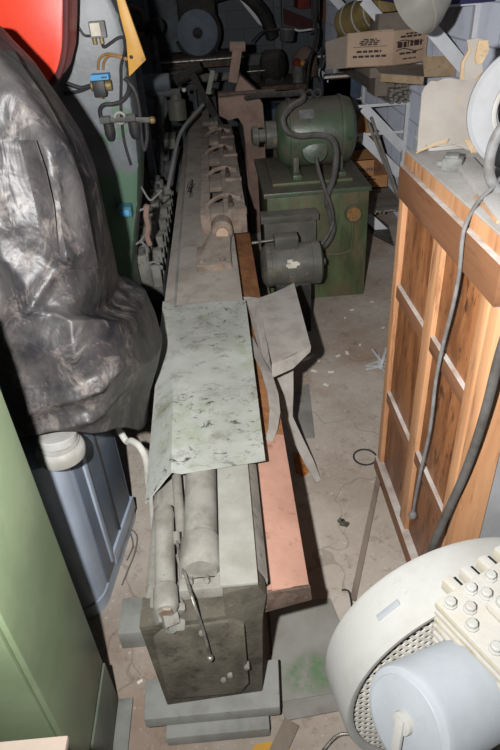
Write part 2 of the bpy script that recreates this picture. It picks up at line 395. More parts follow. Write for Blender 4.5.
# main screw shaft with end bearing block
cx, cz = -.152, .565
B().cyl((cx, 1.10, cz), (cx, 2.4, cz), .05, seg=32).go('main_shaft', 'shaft', mach)
hb = B(); hb.lathe((cx, 1.02, cz-.003), (0, 1, 0), [(0, .045), (.01, .054), (.02, .057), (.10, .058), (.112, .052)], 32)
hb.box(cx-.055, cx+.055, 1.02, 1.13, .49, cz-.02, .006)
hb = hb.go('bearing_block', 'shaft', mach)
B().box(cx-.062, cx+.062, .985, 1.025, .49, .535, .004).go('flange', 'shaft', hb)
for dx in (-.03, .015): B().cyl((cx+dx, 1.03, .535), (cx+dx, .995, .553), .009, seg=6).go('bolt', 'shaft', hb)
# smaller feed cylinder at the left
p0, p1 = at(166, 612, Z=.535), at(164, 510, Z=.54)
d = (p1-p0).normalized()
fc = B().lathe(p0, p1-p0, [(0, .027), (.012, .034), (.07, .033), (.075, .029), ((p1-p0).length-.04, .029), ((p1-p0).length-.03, .032), ((p1-p0).length, .028)], 24).go('feed_cylinder', 'shaft', mach)
b = B(); random.seed(3)
for k in range(11):
    q = p0+Vector((random.uniform(-.045, .03), random.uniform(-.01, .06), random.uniform(-.055, -.03)))
    b.obox(q, tuple(random.uniform(.02, .045) for _ in range(3)), random.random()*3, random.random(), random.random(), .006)
b.go('grease_lump', 'grey_cast', fc)
B().cyl(p0-d*.006, p0+d*.01, .02, seg=6).go('nut', 'rust', fc)
B().cyl(at(183, 552, Z=.525), at(176, 470, Z=.535), .016).go('thin_shaft', 'shaft', mach)
b = B(); b.tube([at(176, 536, Z=.58), at(181, 560, Z=.575), at(193, 600, Z=.56), at(203, 630, Y=.9), at(210, 656, Y=.885)], .0042, 8)
lv = b.go('lever', 'bright_rod', mach)
B().ball(at(210, 658, Y=.884), .0095).go('knob', 'bright_rod', lv)
B().cyl(at(177, 544, Z=.57), at(176, 532, Z=.585), .011, seg=12).go('lever_pivot', 'shaft', lv)
B().ball(at(217, 535, Z=.53), .013).go('oil_plug', 'brass', mach)
B().tube([at(185, 610, Z=.5), at(178, 590, Z=.51), at(181, 575, Z=.52), at(177, 555, Z=.53)], .005).go('oil_pipe', 'hose_dark', mach)
B().prism([(-.37, .87, .05), (.035, .87, .05), (.045, 1.02, .05), (-.375, .99, .05)], (0, 0, .05), .006).go('base_plate', 'slab', mach)
B().box(-.31, .0, .835, 1.05, 0, .05, .006).go('lower_base_plate', 'slab', mach)
B().box(-.485, -.29, 1.16, 1.3, 0, .09, .006).go('outrigger_foot', 'slab', mach)
for y in (2.6, 4.4, 6.4): B().box(-.27, -.03, y, y+.3, 0, .11, .006).go('pedestal', 'slab', mach)
# red primed chip trough along the right side
tr = B()
tr.prism([(.036, .965, .47), (.036, .965, .535), (.14, .985, .505), (.145, .985, .455)], (0, 2.9, 0), .003)
tr.prism([(-.006, .965, .43), (-.006, .965, .49), (.04, .97, .53), (.04, .97, .46)], (0, .02, 0), .002)
tr = tr.go('chip_trough', 'primer', mach); tr['label'] = 'red primed trough side'
B().prism([(-.01, .955, .44), (-.01, .955, .505), (.01, .955, .53), (.142, .975, .512), (.147, .975, .455)], (0, .012, 0), .003).go('end_rim', 'rust_edge', tr)
b = B().prism([(.037, 1.62, .5355), (.138, 1.62, .5055), (.138, 1.62, .5075), (.037, 1.62, .5375)], (0, 2.24, 0)); b.go('rust_scale', 'rust_orange', tr)['label'] = 'orange rusted stretch of the trough'
# far cover sheet (fold down along the left)
def cover(name, mt, label, ya, yb, ends, wig, seed):
    """ends: (x outer, z outer, x fold, z, x right, z) near and far"""
    R = 26; rows = []
    for i in range(R+1):
        t = i/R; e = [a+(c-a)*t for a, c in zip(*ends)]; y = ya+(yb-ya)*t; row = []
        for j in range(5):
            k = j/4; row.append((e[0]+(e[2]-e[0])*k, y+wig*noise.noise((j*.7, t*4, seed)), e[1]+(e[3]-e[1])*k))
        for j in range(1, 11):
            k = j/10; row.append((e[2]+(e[4]-e[2])*k, y+(.03*(k-.5)*(1 if i == 0 else 0)), e[3]+(e[5]-e[3])*k+wig*.35*noise.noise((k*3, t*5, seed))))
        rows.append(row)
    return tag(B().sheet(rows, .004).go(name, mt), label, 'metal sheet')
ZC = ZT+.028
def xr(px, py, Z): return at(px, py, Z=Z).x
yn, yf = at(220, 468, Z=ZC).y, at(212, 304, Z=ZC).y
fn, ff = at(146, 504, Y=yn), at(162, 298, Y=yf)
cover('cover_sheet', 'cover', 'oil-stained pale metal sheet covering the near half of the machine bed', yn, yf,
      ((fn.x, fn.z, xr(172, 470, ZC), ZC, xr(266, 465, ZC), ZC), (ff.x, ff.z-.02, xr(176, 306, ZC), ZC+.004, xr(246, 303, ZC), ZC+.004)), .012, 1)
yf2 = 7.2; fo = at(178, 192, Y=4.4)
cover('cover_sheet', 'cover_far', 'dusty plain metal sheet with scribbled mark under the slotted fixture on the machine', yf-.06, yf2,
      ((ff.x+.0, ff.z-.06, xr(175, 306, ZC), ZC-.004, xr(243, 303, ZC), ZC-.004), (-.345, ZC-.07, -.31, ZC-.004, .0, ZC-.004)), .006, 2)
fb = [o_ for o_ in COL.objects if o_.name.startswith('cover_sheet')][-1]
B().tube([(xr(175, 306, ZC), yf-.05, ZC), ((xr(175, 306, ZC)-.31)/2, (yf+yf2)/2, ZC), (-.31, yf2, ZC)], .006, 8, 4).go('fold_edge', 'slab', fb)
b = B()
for k in range(7):
    a = [at(190+random.uniform(-3, 5), 188+random.uniform(-9, 10), Z=ZC+.004) for _ in range(3)]; b.tube(a, .0025, 6)
tag(b.go('wire_scrap', 'hose_black'), 'tangle of thin black wire beside the slotted fixture on the machine', 'wire')
# folded metal piece resting on the trough
A_, B_, C_, D_ = at(258, 298, Z=.60), at(294, 283, Z=.62), at(311, 347, Z=.60), at(272, 364, Z=.60)
fm = thing('folded_sheet_metal', 'folded dark grey sheet metal piece jutting right from the trough', 'metal sheet', (.12, 2.3, .5))
rows = []
for i in range(7):
    t = i/6; l = A_.lerp(D_, t); r = B_.lerp(C_, t); row = []
    for j in range(7):
        k = j/6; p = l.lerp(r, k); p.z -= .012*math.sin(math.pi*k)*(1-t) - .006*math.sin(k*3); row.append(p)
    rows.append(row)
B().sheet(rows, .004).go('panel', 'bent', fm)
b = B(); l2 = [D_, C_]; b.sheet([[D_+Vector((0, 0, -.002)), D_.lerp(C_, .5)+Vector((0, -.006, .002)), C_], [D_+Vector((-.003, -.025, -.05)), D_.lerp(C_, .5)+Vector((0, -.03, -.045)), C_+Vector((-.004, -.005, -.02))]], .004)
b.go('folded_lip', 'bent', fm)
T_ = at(243, 297, Z=.595)
B().sheet([[T_, T_.lerp(A_, .5)+Vector((0, 0, .004)), A_], [T_+Vector((.02, -.06, -.01)), T_.lerp(D_, .35)+Vector((.02, 0, -.05)), A_.lerp(D_, .3)], [A_.lerp(D_, .75)+Vector((-.03, 0, -.06)), A_.lerp(D_, .85)+Vector((-.02, 0, -.07)), D_+Vector((0, 0, -.07))]], .004).go('side_flap', 'bent', fm)
# curled strip hanging off the trough edge
pts = [at(250, 335, Z=.56), at(258, 355, Z=.565), at(267, 372, Z=.57), at(273, 392, Z=.565), at(275, 410, Z=.555), at(273, 428, Z=.54), at(269, 440, Z=.528)]
rows = []
for i, p in enumerate(pts):
    w = .012+.03*math.sin(math.pi*(.15+.75*i/6)); rows.append([p+Vector((-w*.5, 0, .004)), p+Vector((w*.5, 0, -.012))])
tag(B().sheet(rows, .004).go('metal_strip', 'bent'), 'curled grey metal strip lying on the rusty edge of the trough', 'metal strip')
pts = [at(285, 367, Z=.46), at(287, 395, Z=.36), at(289, 420, Z=.24), at(298, 440, Z=.14), at(310, 464, Z=.06), at(319, 482, Z=.004)]
ws = (.075, .06, .035, .04, .04, .022)
tag(B().sheet([[p+Vector((-w*.55, 0, .0)), p+Vector((w*.5, .01, .02*(1-i/5)))] for i, (p, w) in enumerate(zip(pts, ws))], .004).go('metal_strip', 'bent'),
    'twisted grey metal strip leaning from the floor under the folded sheet', 'metal strip')
#@@FIXTURE
ZR = ZC+.13                                  # top of slotted fixture
y0 = at(222, 213, Z=ZR).y
xl, xrr = at(200, 211, Z=ZR).x, at(246, 209, Z=ZR).x
fx = thing('slotted_fixture', 'rusty slotted clamping fixture with curved clamp arms standing on the machine bed', 'fixture', (0, y0, ZC))
ys = [y0, y0+.62, y0+1.25, y0+1.85, y0+2.4]
def slotted(xa, xb, xw0, xw1, y_a, y_b, slots, z0, z1):
    b = B(); b.box(xa, xw0, y_a, y_b, z0, z1, .006); b.box(xw1, xb, y_a, y_b, z0, z1, .006); e = y_a
    for s0, s1 in slots+[(y_b, y_b)]:
        b.box(xw0, xw1, e, s0, z0 if e == y_a else z1-.03, z1, .004); e = s1
    b.box(xw0, xw1, y_a, y_b, z0, z0+.004, 0)
    return b
sl = [(ys[i]+.20, ys[i]+.50) for i in range(4)]
bd = slotted(xl, xrr, xl+.06, xl+.14, y0, ys[4], sl, ZC, ZR).go('slotted_block', 'rust', fx)
slotted(xl, xl+.15, xl+.07, xl+.115, ys[4], ys[4]+1.9, [(ys[4]+.2+.55*i, ys[4]+.55+.55*i) for i in range(3)], ZC, ZR+.03).go('rear_rack', 'grey_cast', fx)
for i in range(4):
    y = ys[i]
    B().box(xl+.165, xrr+.004, y+.005, y+.05, ZR-.02, ZR+.014, .006).go('step', 'rust', bd)
    a = B().tube([(xl+.035, y+.10, ZR+.006), (xl+.09, y+.19, ZR+.022), (xl+.16, y+.24, ZR+.026), (xrr-.045, y+.22, ZR+.012)], .014, 10)
    arm = a.go('clamp_arm', 'rust', fx)
    B().cyl((xl+.185, y+.10, ZR+.010), (xl+.185, y+.24, ZR+.02), .013).go('pin', 'rust_edge', arm)
    B().cyl((xl+.185, y+.10, ZR-.005), (xl+.185, y+.10, ZR+.026), .017).go('pin_head', 'rust_edge', arm)
    B().cyl((xrr-.04, y+.23, ZR-.01), (xrr-.04, y+.23, ZR+.024), .024, seg=8).go('clamp_bolt', 'rust', arm)
# bracket with shaft end at the front of the fixture
hub = at(222, 229, Y=y0-.07); ff_ = at(199, 271, Z=ZC+.03)
br = thing('shaft_bracket', 'cast bracket with round shaft end bolted before the slotted fixture', 'bracket', (-.06, ff_.y, ZC))
pa, pb = at(197, 272, Z=ZC), at(232, 266, Z=ZC)
B().hexa([(pa.x, pa.y, ZC), (pb.x, pa.y, ZC), (pb.x, pa.y+.28, ZC), (pa.x, pa.y+.28, ZC), (pa.x, pa.y+.01, ZC+.03), (pb.x, pa.y+.01, ZC+.03), (pb.x, pa.y+.27, ZC+.03), (pa.x, pa.y+.27, ZC+.03)], .006).go('foot_plate', 'rust', br)
r_, f_ = hub.copy(), Vector((pa.x+.05, pa.y+.1, ZC+.028))
B().hexa([f_+Vector((-.04, -.03, 0)), f_+Vector((.13, -.03, 0)), f_+Vector((.13, .1, 0)), f_+Vector((-.04, .1, 0)), r_+Vector((-.05, -.03, .0)), r_+Vector((.05, -.03, -.01)), r_+Vector((.05, .06, -.01)), r_+Vector((-.05, .06, .0))], .012).go('arm', 'rust', br)
B().cyl(hub+Vector((0, -.05, 0)), hub+Vector((0, .075, 0)), .062).go('hub', 'rust', br)
se = B().cyl(hub+Vector((0, -.085, 0)), hub+Vector((0, -.04, 0)), .036).go('shaft_end', 'card_pale', br); se['label'] = 'pale bare round shaft end'
for dx in (.03, .14): B().cyl((pa.x+dx, pa.y+.05, ZC+.025), (pa.x+dx, pa.y+.05, ZC+.045), .016, seg=6).go('bolt', 'rust', br)
# arch shaped saddle casting
ar = thing('saddle_casting', 'rusty arched casting with a peaked top behind the slotted fixture', 'casting', (.14, 5.0, 0))
ya = 4.9; P = lambda x, y: at(x, y, Y=ya)
poly = [P(218, 98), P(257, 94), P(263, 104), P(266, 140), P(264, 178), P(258, 185), P(249, 182), P(246, 150), P(243, 126), P(238, 118), P(229, 121), P(219, 116)]
B().prism(poly, (0, .32, 0), .012).go('arch', 'redcast', ar)
B().box(P(246, 156).x, P(266, 156).x, ya+.02, ya+.3, 0, P(256, 152).z, .01).go('leg', 'redcast', ar)
B().prism([P(234, 97), P(237, 84), P(240, 76), P(259, 93)], (0, .25, 0), .008).go('gusset', 'redcast', ar)
B().bar(P(233, 84)+Vector((0, .1, 0)), P(238, 50)+Vector((0, .1, 0)), .07, .06, (0, 1, 0)).go('post', 'redcast', ar)
B().cyl(P(230, 48)+Vector((0, .1, 0)), P(246, 48)+Vector((0, .1, 0)), .035).go('pivot', 'redcast', ar)
B().cyl(P(219, 96)+Vector((0, -.02, .01)), P(275, 91)+Vector((0, -.02, .01)), .014).go('cross_rod', 'rust_edge', ar)
B().bar(P(208, 96)+Vector((0, .1, 0)), P(213, 72)+Vector((0, .1, 0)), .035, .03, (0, 1, 0)).go('lever', 'grey_cast', ar)
#@@GREENBASE
YB = 3.62
gb = thing('machine_stand', 'green steel machine base with a round amber gauge carrying the big motor', 'machine base', (.55, 3.9, 0))
gx0, gx1 = .26, at(364, 290, Y=YB).x
zt = at(350, 192, Y=YB).z
B().box(gx0, gx1, YB, 4.45, 0, zt, .008).go('cabinet', 'greenbase', gb)
B().box(gx0-.02, gx1+.012, YB-.012, 4.46, zt, zt+.03, .006).go('top_plate', 'greenmotor', gb)
B().box(gx0+.05, gx1-.08, YB+.12, 4.35, zt+.03, zt+.05, .006).go('riser', 'greenbase', gb)
B().box(gx0-.05, at(319, 240, Y=3.5).x, 3.5, YB+.01, .6, .64, .005).go('ledge', 'darkmotor', gb)
B().box(gx0-.03, at(317, 240, Y=3.5).x, 3.53, YB+.01, .28, .6, .005).go('side_box', 'darkmotor', gb)
g = at(353, 213, Y=YB)
gg = B().lathe(g+Vector((0, .01, 0)), (0, -1, 0), [(0, .056), (.03, .056), (.035, .05), (.03, .046)], 28).go('gauge', 'greenbase', gb)
B().cyl(g+Vector((0, -.02, 0)), g+Vector((0, -.026, 0)), .045, seg=28).go('dial', 'amber', gg)
B().tube([g+Vector((0, -.012, -.05)), at(352, 240, Y=YB-.012), at(350, 250, Y=YB-.012), at(338, 254, Y=YB-.012), at(318, 254, Y=YB-.012)], .009, 8, 4).go('gauge_pipe', 'greenbase', gb)
# big motor
YM, ZM, RMo = 4.02, zt+.05+.235, .205
mx0, mx1 = at(277, 130, Y=YM-.1).x, at(356, 130, Y=YM-.1).x
mo = thing('electric_motor', 'big green electric motor on top of the green base', 'motor', ((mx0+mx1)/2, YM, zt+.05))
bdy = B().lathe((mx0, YM, ZM), (1, 0, 0), [(0, .12), (.015, .165), (.05, .194), (.09, RMo), (mx1-mx0-.1, RMo), (mx1-mx0-.06, RMo-.004), (mx1-mx0-.03, .19), (mx1-mx0, .13)], 48).go('motor_body', 'greenmotor', mo)
b = B()
for _xr in (mx1-.105, mx0+.075): B().lathe((_xr, YM, ZM), (1, 0, 0), [(0, RMo), (.002, RMo+.008), (.02, RMo+.008), (.022, RMo)], 48).go('end_bell_rim', 'greenmotor', mo)
for x in (mx0+.08, mx1-.14):
    b = B(); b.box(x, x+.06, YM-.24, YM+.24, zt+.05, zt+.08, .006); b.box(x+.01, x+.05, YM-.17, YM+.17, zt+.075, ZM-.1, .01); b.go('foot', 'greenmotor', mo)
jb = at(316, 152, Y=YM-.21)
B().lathe(jb+Vector((0, .08, 0)), (-.05, -1, .15), [(0, .085), (.06, .085), (.072, .078), (.078, .05), (.08, 0)], 28).go('junction_box', 'greenmotor', mo)
np_ = at(306, 117, Y=YM-.13)
b = B(); nn = Vector((0, np_.y-YM, np_.z-ZM)).normalized(); c0 = Vector((np_.x, YM, ZM))+nn*(RMo+.002); tt = Vector((0, -nn.z, nn.y))
b.hexa([c0+Vector((sx*.045, 0, 0))+tt*st*.03+nn*(h*.003-.006) for h in (0, 2) for sx, st in ((-1, -1), (1, -1), (1, 1), (-1, 1))], 0).go('nameplate', 'cable_grey', mo)
for px in (309, 317):
    q = at(px, 99, Y=YM-.02); ey = B().torus((q.x, YM-.03, ZM+RMo+.025), (.35, 1, 0), .022, .008, 20, 8); ey.cyl((q.x, YM-.03, ZM+RMo-.01), (q.x, YM-.03, ZM+RMo+.008), .012); ey.go('lifting_eye', 'blacksteel', mo)
b = B(); b.lathe((mx0-.16, YM, ZM), (1, 0, 0), [(0, .04), (.01, .06), (.045, .06), (.05, .04), (.09, .04), (.095, .085), (.13, .085), (.17, .085)], 32)
b.go('coupling', 'darkmotor', mo)
# spindle drive hoses
q = lambda x, y, Y: at(x, y, Y=Y)
tag(B().tube([q(246, 98, 4.7), q(262, 95, 4.5), q(285, 94, 4.2), q(300, 93, 4.0), q(303, 99, 3.84), q(291, 107, 3.76), q(283, 118, 3.72), q(286, 130, 3.7), q(298, 136, 3.7), q(316, 135, 3.7), q(330, 138, 3.68), q(336, 150, 3.66), q(334, 175, 3.58), q(327, 198, 3.56), q(330, 214, 3.55), q(333, 230, 3.54), q(326, 244, 3.5), q(319, 247, 3.46)], .019, 10).go('hose', 'hose_dark'),
    'thick grey hose looping over the big green motor', 'hose')
tag(B().tube([q(316, 158, 3.72), q(319, 172, 3.6), q(325, 190, 3.55), q(332, 210, 3.53), q(332, 226, 3.52), q(325, 240, 3.45), q(316, 250, 3.4)], .012, 8).go('motor_cable', 'hose_dark'),
    'thin cable hanging from the big motor junction box to the small motor', 'cable')
# small motor
YS = 3.28; ca = at(261, 266, Y=YS); cb = at(322, 262, Y=YS)
sm = thing('electric_motor', 'small dirty grey motor with a torn white label before the green base', 'motor', ((ca.x+cb.x)/2, YS, 0))
ctr = (ca+cb)/2; zs = ctr.z; rs = .128; L = cb.x-ca.x
B().lathe((ca.x, YS, zs), (1, 0, 0), [(0, .07), (.01, .105), (.03, rs), (.06, rs), (.062, rs-.004), (L-.07, rs-.004), (L-.068, rs), (L-.02, rs), (L-.008, .11), (L, .05)], 40).go('motor_body', 'darkmotor', sm)
q1 = at(285, 241, Y=YS); B().box(q1.x-.065, q1.x+.075, YS-.05, YS+.05, zs+rs-.02, zs+rs+.06, .01).go('capacitor_box', 'darkmotor', sm)
b = B(); a0 = math.atan2(-(at(291, 262, Y=YS-.11).z-zs), .11)
xc = at(292, 262, Y=YS-.11).x
for (dx, da, w, h) in ((-.012, .12, .03, .16), (.012, .0, .045, .2), (-.02, -.06, .03, .12), (.03, -.02, .03, .12), (.0, -.14, .05, .1)):
    rows = []
    for i in range(4):
        a = .42+da+h*(i/3-.5); rr = rs+.0005; rows.append([(xc+dx-w/2, YS-rr*math.cos(a), zs+rr*math.sin(a)), (xc+dx+w/2, YS-rr*math.cos(a), zs+rr*math.sin(a))])
    b.sheet(rows, -.001)
b.go('torn_label', 'white_label', sm)
B().torus((xc, YS-rs*math.cos(-.12)-.0, zs+rs*math.sin(-.12)), (0, -1, 0), .014, .003, 20, 6).go('stamp_ring', 'cable_grey', sm)
B().cyl((cb.x-.01, YS, zs), (cb.x+.02, YS, zs), .02).go('shaft_end', 'darkmotor', sm)
B().box(ca.x+.08, cb.x-.08, YS-.1, YS+.1, 0, zs-rs*.75, .006).go('stand', 'blacksteel', sm)
rr0, rr1 = at(252, 243, Y=3.35), at(281, 239, Y=3.3)
rd = B().cyl(rr0, rr1, .009).go('rod_end', 'bright_rod', sm)
B().cyl(rr0.lerp(rr1, .75), rr0.lerp(rr1, .95), .016, seg=6).go('nut', 'bright_rod', rd)
# --------------------------------------------------- WALL SHELVING
XW = 1.52
def bracket(label, y, z, reach=.42, drop=.36, leg=True):
    t = thing('shelf_bracket', label, 'bracket', (XW, y, z-drop-.1), 'white shelf brackets on the right wall')
    B().box(XW-reach, XW-.002, y-.008, y+.008, z-.022, z, .001).go('arm', 'white_paint', t)
    B().box(XW-.03, XW-.001, y-.012, y+.012, z-drop-.1, z+.02, .001).go('wall_strip', 'white_paint', t)
    B().bar((XW-.02, y, z-drop), (XW-reach+.05, y, z-.02), .075, .006, (0, 1, 0), .001).go('brace', 'white_paint', t)
    return t
wA, wL, wR = at(410, 101, X=XW), at(408, 131, X=XW), at(400, 208, X=XW)
ZU, ZL, YA = wA.z, wL.z, wA.y
wB = at(387, 187, X=1.47); ZB = wB.z-.022; YR = at(398, 213, Z=ZB).y
b0 = bracket('white steel bracket holding the upper shelf of bars, nearest of its row', YA, ZU)
bz0 = b0.location.z
b1 = dup(b0, (XW, YA+1.55, bz0), 'white steel bracket behind the printed carton on the upper shelf')
b2 = dup(b0, (XW, YA+3.2, bz0), 'white steel bracket far back behind the hanging black cables')
lo = dup(b0, (XW, YA+.03, bz0+ZL-ZU), 'white steel bracket behind the two slanting bars, above the bundle of rods')
lo2 = dup(b0, (XW, YA+1.58, bz0+ZL-ZU), 'white steel bracket in the corner beyond the big green motor')
lo3 = dup(b0, (XW, YR+.12, bz0+ZB-ZU), 'white steel bracket under the bundle of rods near the floor')
up1 = dup(b0, (XW, 3.80, bz0+1.68-ZU), 'large white steel bracket under the top shelf above the torn cardboard')
up2 = dup(b0, (XW, 5.1, bz0+1.68-ZU), 'white steel bracket of the top shelf left of the metal bowl')
up3 = dup(b0, (XW, 6.5, bz0+1.68-ZU), 'white steel bracket of the top shelf above the yellow roll')
tag(B().box(1.12, XW-.001, 3.6, 8.5, 1.681, 1.70, .002).go('top_shelf', 'ink_blue'), 'long dark-edged top shelf board along the right wall', 'shelf')
# bars on upper shelf
k = 0
for lay in range(8):
    for i in range(6 if lay < 5 else 4):
        x0 = XW-.03-i*.027-random.uniform(0, .004); y_a = YA-.06+random.uniform(-.05, .05); dx = -.006*i
        o = B().bar((x0, y_a, ZU+.0105+lay*.0215), (x0+dx, y_a+2.3, ZU+.0105+lay*.0215), .024, .018).go('flat_bar', 'rods')
        tag(o, 'long grey flat steel bar in the heap on the upper right shelf', 'steel bar', 'flat bars on the upper right shelf')
for i in range(17):
    x0 = XW-.04-i*.024; o = B().cyl((x0, YR+random.uniform(0, .05), ZB+.0105), (x0+.0, 6.8, ZB+.0105), .0098, seg=8).go('steel_rod', 'rods')
    tag(o, 'thin round steel rod in the bundle on the low right shelf', 'steel rod', 'rods on the low right shelf')
lo4 = dup(b0, (XW, YA+1.6, bz0+ZB-ZU), 'white steel bracket hidden low behind the green base carrying the far ends of the rods')
# BAUMANN carton on the rods
def carton(name, label, c, du, dv, h, mt, open_top=False, t=.006, group=None, back=None):
    """c: bottom corner nearest the viewer; du, dv: edge vectors along the two visible faces"""
    c, du, dv = Vector(c), Vector(du), Vector(dv); up = Vector((0, 0, h)); th = thing(name, label, 'box', c+(du+dv)/2, group)
    def wall(a, bb, m_):
        n = (bb-a).normalized().cross(Vector((0, 0, 1))); n *= t if n.dot(c+(du+dv)/2-a) > 0 else -t
        return B().hexa([a, bb, bb+n, a+n, a+up, bb+up, bb+n+up, a+n+up], 0)
    b = B()
    for a, e in ((c, c+du), (c, c+dv), (c+du, c+du+dv), (c+dv, c+du+dv)):
        n = (e-a).normalized().cross(Vector((0, 0, 1))); n = n*t if n.dot(c+(du+dv)/2-a) > 0 else n*-t
        b.hexa([a, e, e+n, a+n, a+up, e+up, e+n+up, a+n+up], 0)
    b.hexa([c, c+du, c+du+dv, c+dv]+[q+Vector((0, 0, t)) for q in (c, c+du, c+du+dv, c+dv)], 0)
    if not open_top: b.hexa([q+up-Vector((0, 0, t)) for q in (c, c+du, c+du+dv, c+dv)]+[q+up for q in (c, c+du, c+du+dv, c+dv)], 0)
    b.go('carton_body', mt, th); return th
zz = ZB+.0215
c = at(387, 187, X=1.47); c.z = zz; hh = at(387, 158, Y=c.y).z-zz
du = Vector((-.42, -.0, 0)); dv = Vector((.02, .36, 0)); c = Vector((min(c.x, 1.47), c.y, zz))
bm_ = carton('carton', 'brown cardboard box with blue lettering on the low shelf rods', c, du, dv, hh, 'card_brown')
b = B(); text_mesh(b, 'BAUMANN', c+Vector((-.27, -.002, hh*.6)), -du, (0, 0, 1), .034, .001, .85); b.go('lettering', 'ink_blue', bm_)
b = B()
for z_, n_ in ((.40, 5), (.29, 5), (.23, 4)):
    x_ = .05
    for j in range(n_):
        w = random.uniform(.03, .055); b.hexa([c+du+Vector((x_+sx*w, -.0015+sy*.002, hh*z_+sz*.012)) for sz in (0, 1) for sx, sy in ((0, 0), (1, 0), (1, 1), (0, 1))], 0); x_ += w+.012
b.go('small_print', 'ink', bm_)
B().box(c.x-.13, c.x-.004, c.y-.002, c.y, c.z+.11, c.z+hh, 0).go('tape_patch', 'rust_orange', bm_)
# tilted carton above it, leaning on wall
q0 = at(378, 140, Y=5.55)
b = B(); tl = thing('carton', 'battered brown carton tilted on top of the lettered box', 'box', (q0.x, 5.6, zz+hh))
b.obox((min(q0.x+.02, 1.3), 5.62, zz+hh+.17), (.28, .24, .22), .25, .0, .5, .003); b.go('carton_body', 'card_brown', tl)
B().obox((q0.x-.06, 5.47, zz+hh+.24), (.16, .16, .004), .3, .5, .3, 0).go('flap', 'card_pale', tl)
B().obox((q0.x-.02, 5.495, zz+hh+.12), (.05, .01, .2), .25, 0, .5, 0).go('tape', 'paper', tl)
cc_ = carton('carton', 'small plain carton behind the big green motor on the rear low shelf', (1.36, YA+1.5, ZL+.001), (-.22, 0, 0), (0, .3, 0), .2, 'card_brown')
for lab, (xa, ya_), (xb, yb_) in (('upper of two grey bars slanting down in front of the low shelf', (371, 117), (400, 196)), ('lower of two grey bars slanting down in front of the low shelf', (368, 122), (398, 205))):
    p, q_ = at(xa, ya_, X=1.2), at(xb, yb_, X=1.47)
    q_.z = ZB+.034
    tag(B().cyl(p, q_, .012, seg=8).go('slanting_bar', 'rods'), lab, 'steel bar')
# printed carton on the upper shelf
zb = 1.29
c = at(392, 66, Z=zb); l = at(346, 68, Z=zb); r = at(438, 60, Z=zb)
du = (l-c); du.z = 0; dv = Vector((-du.y, du.x, 0)).normalized()
dv = dv if dv.y > 0 else -dv
dv = (r-c).normalized()*.27; dv.z = 0; c.z = l.z = zb
hh = .21
pc = carton('carton', 'open printed cardboard carton on the upper shelf bars', c, du, dv, hh, 'card_pale', True)
un, vn = (-du).normalized(), dv.normalized()
nl = un.cross(Vector((0, 0, 1)));
b = B(); L = du.length
def dashes(b, org, u, total, h, n, nrm):
    x = 0
    while x < total:
        w = min(random.uniform(.018, .045), total-x)
        o = Vector(org)+u*x+nrm*.0015
        b.hexa([o+u*(sx*w)+nrm*(-.002*sy)+Vector((0, 0, h*sz)) for sz in (0, 1) for sx, sy in ((0, 0), (1, 0), (1, 1), (0, 1))], 0); x += w+.008
for (x0, x1, z_, h_) in ((.36, .64, .78, .008), (.3, .7, .73, .008), (.27, .7, .68, .008), (.3, .66, .63, .008), (.22, .75, .42, .014), (.14, .86, .28, .014)):
    dashes(b, l+Vector((0, 0, hh*z_)) + un*(L*x0), un, L*(x1-x0), h_, 0, nl)
o = l+un*(L*.14)+Vector((0, 0, hh*.585))+nl*.0015
b.hexa([o+un*(sx*L*.72)-nl*(.002*sy)+Vector((0, 0, .003*sz)) for sz in (0, 1) for sx, sy in ((0, 0), (1, 0), (1, 1), (0, 1))], 0)
b.go('print', 'ink', pc)
b = B(); nr = vn.cross(Vector((0, 0, 1))); nr = nr if nr.y < 0 else -nr; Lr = dv.length
for zo in (.42, .66):
    pts = [c+vn*(Lr*(.08+.8*k/6))+nr*.002+Vector((0, 0, hh*(zo+.05*math.sin(k)))) for k in range(7)]; b.tube(pts, .003, 6)
for (x0, x1, z_, h_) in ((.35, .7, .86, .01), (.2, .8, .78, .012), (.12, .45, .5, .035), (.5, .84, .52, .035), (.2, .7, .3, .012), (.3, .7, .15, .008)):
    dashes(b, c+vn*(Lr*x0)+Vector((0, 0, hh*z_)), vn, Lr*(x1-x0), h_, 0, nr)
b.go('banner_print', 'ink', pc)
b = B(); b.sheet([[l+Vector((0, 0, .0)), l+Vector((0, 0, hh*.95))], [l-un*.12+Vector((-.02, -.02, .0)), l-un*.12+Vector((-.03, -.02, hh*.8))]], .005); b.go('side_flap', 'card_grey', pc)
b = B(); b.sheet([[c+Vector((0, 0, hh)), c+dv+Vector((0, 0, hh))], [c-du.normalized()*.0+du*.35+Vector((0, .0, hh+.1)), c+dv+du*.35+Vector((0, 0, hh+.1))]], .005); b.go('top_flap', 'card_grey', pc)
# low open carton and folded stack carrying it
tag(B().box(1.16, 1.5, YA-.12, YA+.85, 1.17, 1.24, .004).go('folded_cartons', 'card_grey'), 'folded grey cardboard lying on the heap of shelf bars', 'cardboard')
fl = thing('carton', 'flattened open carton with an orange end flap below the printed one', 'box', (1.3, 4.4, 1.24))
pA, pB = at(381, 74, Z=1.285), at(424, 77, Z=1.275)
pB.x = min(pB.x, 1.46)
B().sheet([[pA, pB], [pA+Vector((.06, .5, 0)), Vector((1.5, pB.y+.42, 1.28))]], .004).go('panel', 'card_grey', fl)
B().sheet([[pA, pB], [pA+Vector((.0, .004, -.045)), pB+Vector((0, .004, -.045))]], .004).go('front_edge', 'card_edge', fl)
B().sheet([[pB, Vector((XW-.012, pB.y-.03, 1.27))], [pB+Vector((-.01, .03, .11)), Vector((XW-.012, pB.y+.02, 1.38))]], .004).go('end_flap', 'card_edge', fl)
rb_ = Vector((1.46, pB.y+.06, 1.312))
tag(B().box(1.42, 1.5, rb_.y-.03, rb_.y+.05, rb_.z-.03, rb_.z+.01, .006).go('red_box', 'red_dull'), 'small dull red packet at the shelf end beside the orange flap', 'packet')
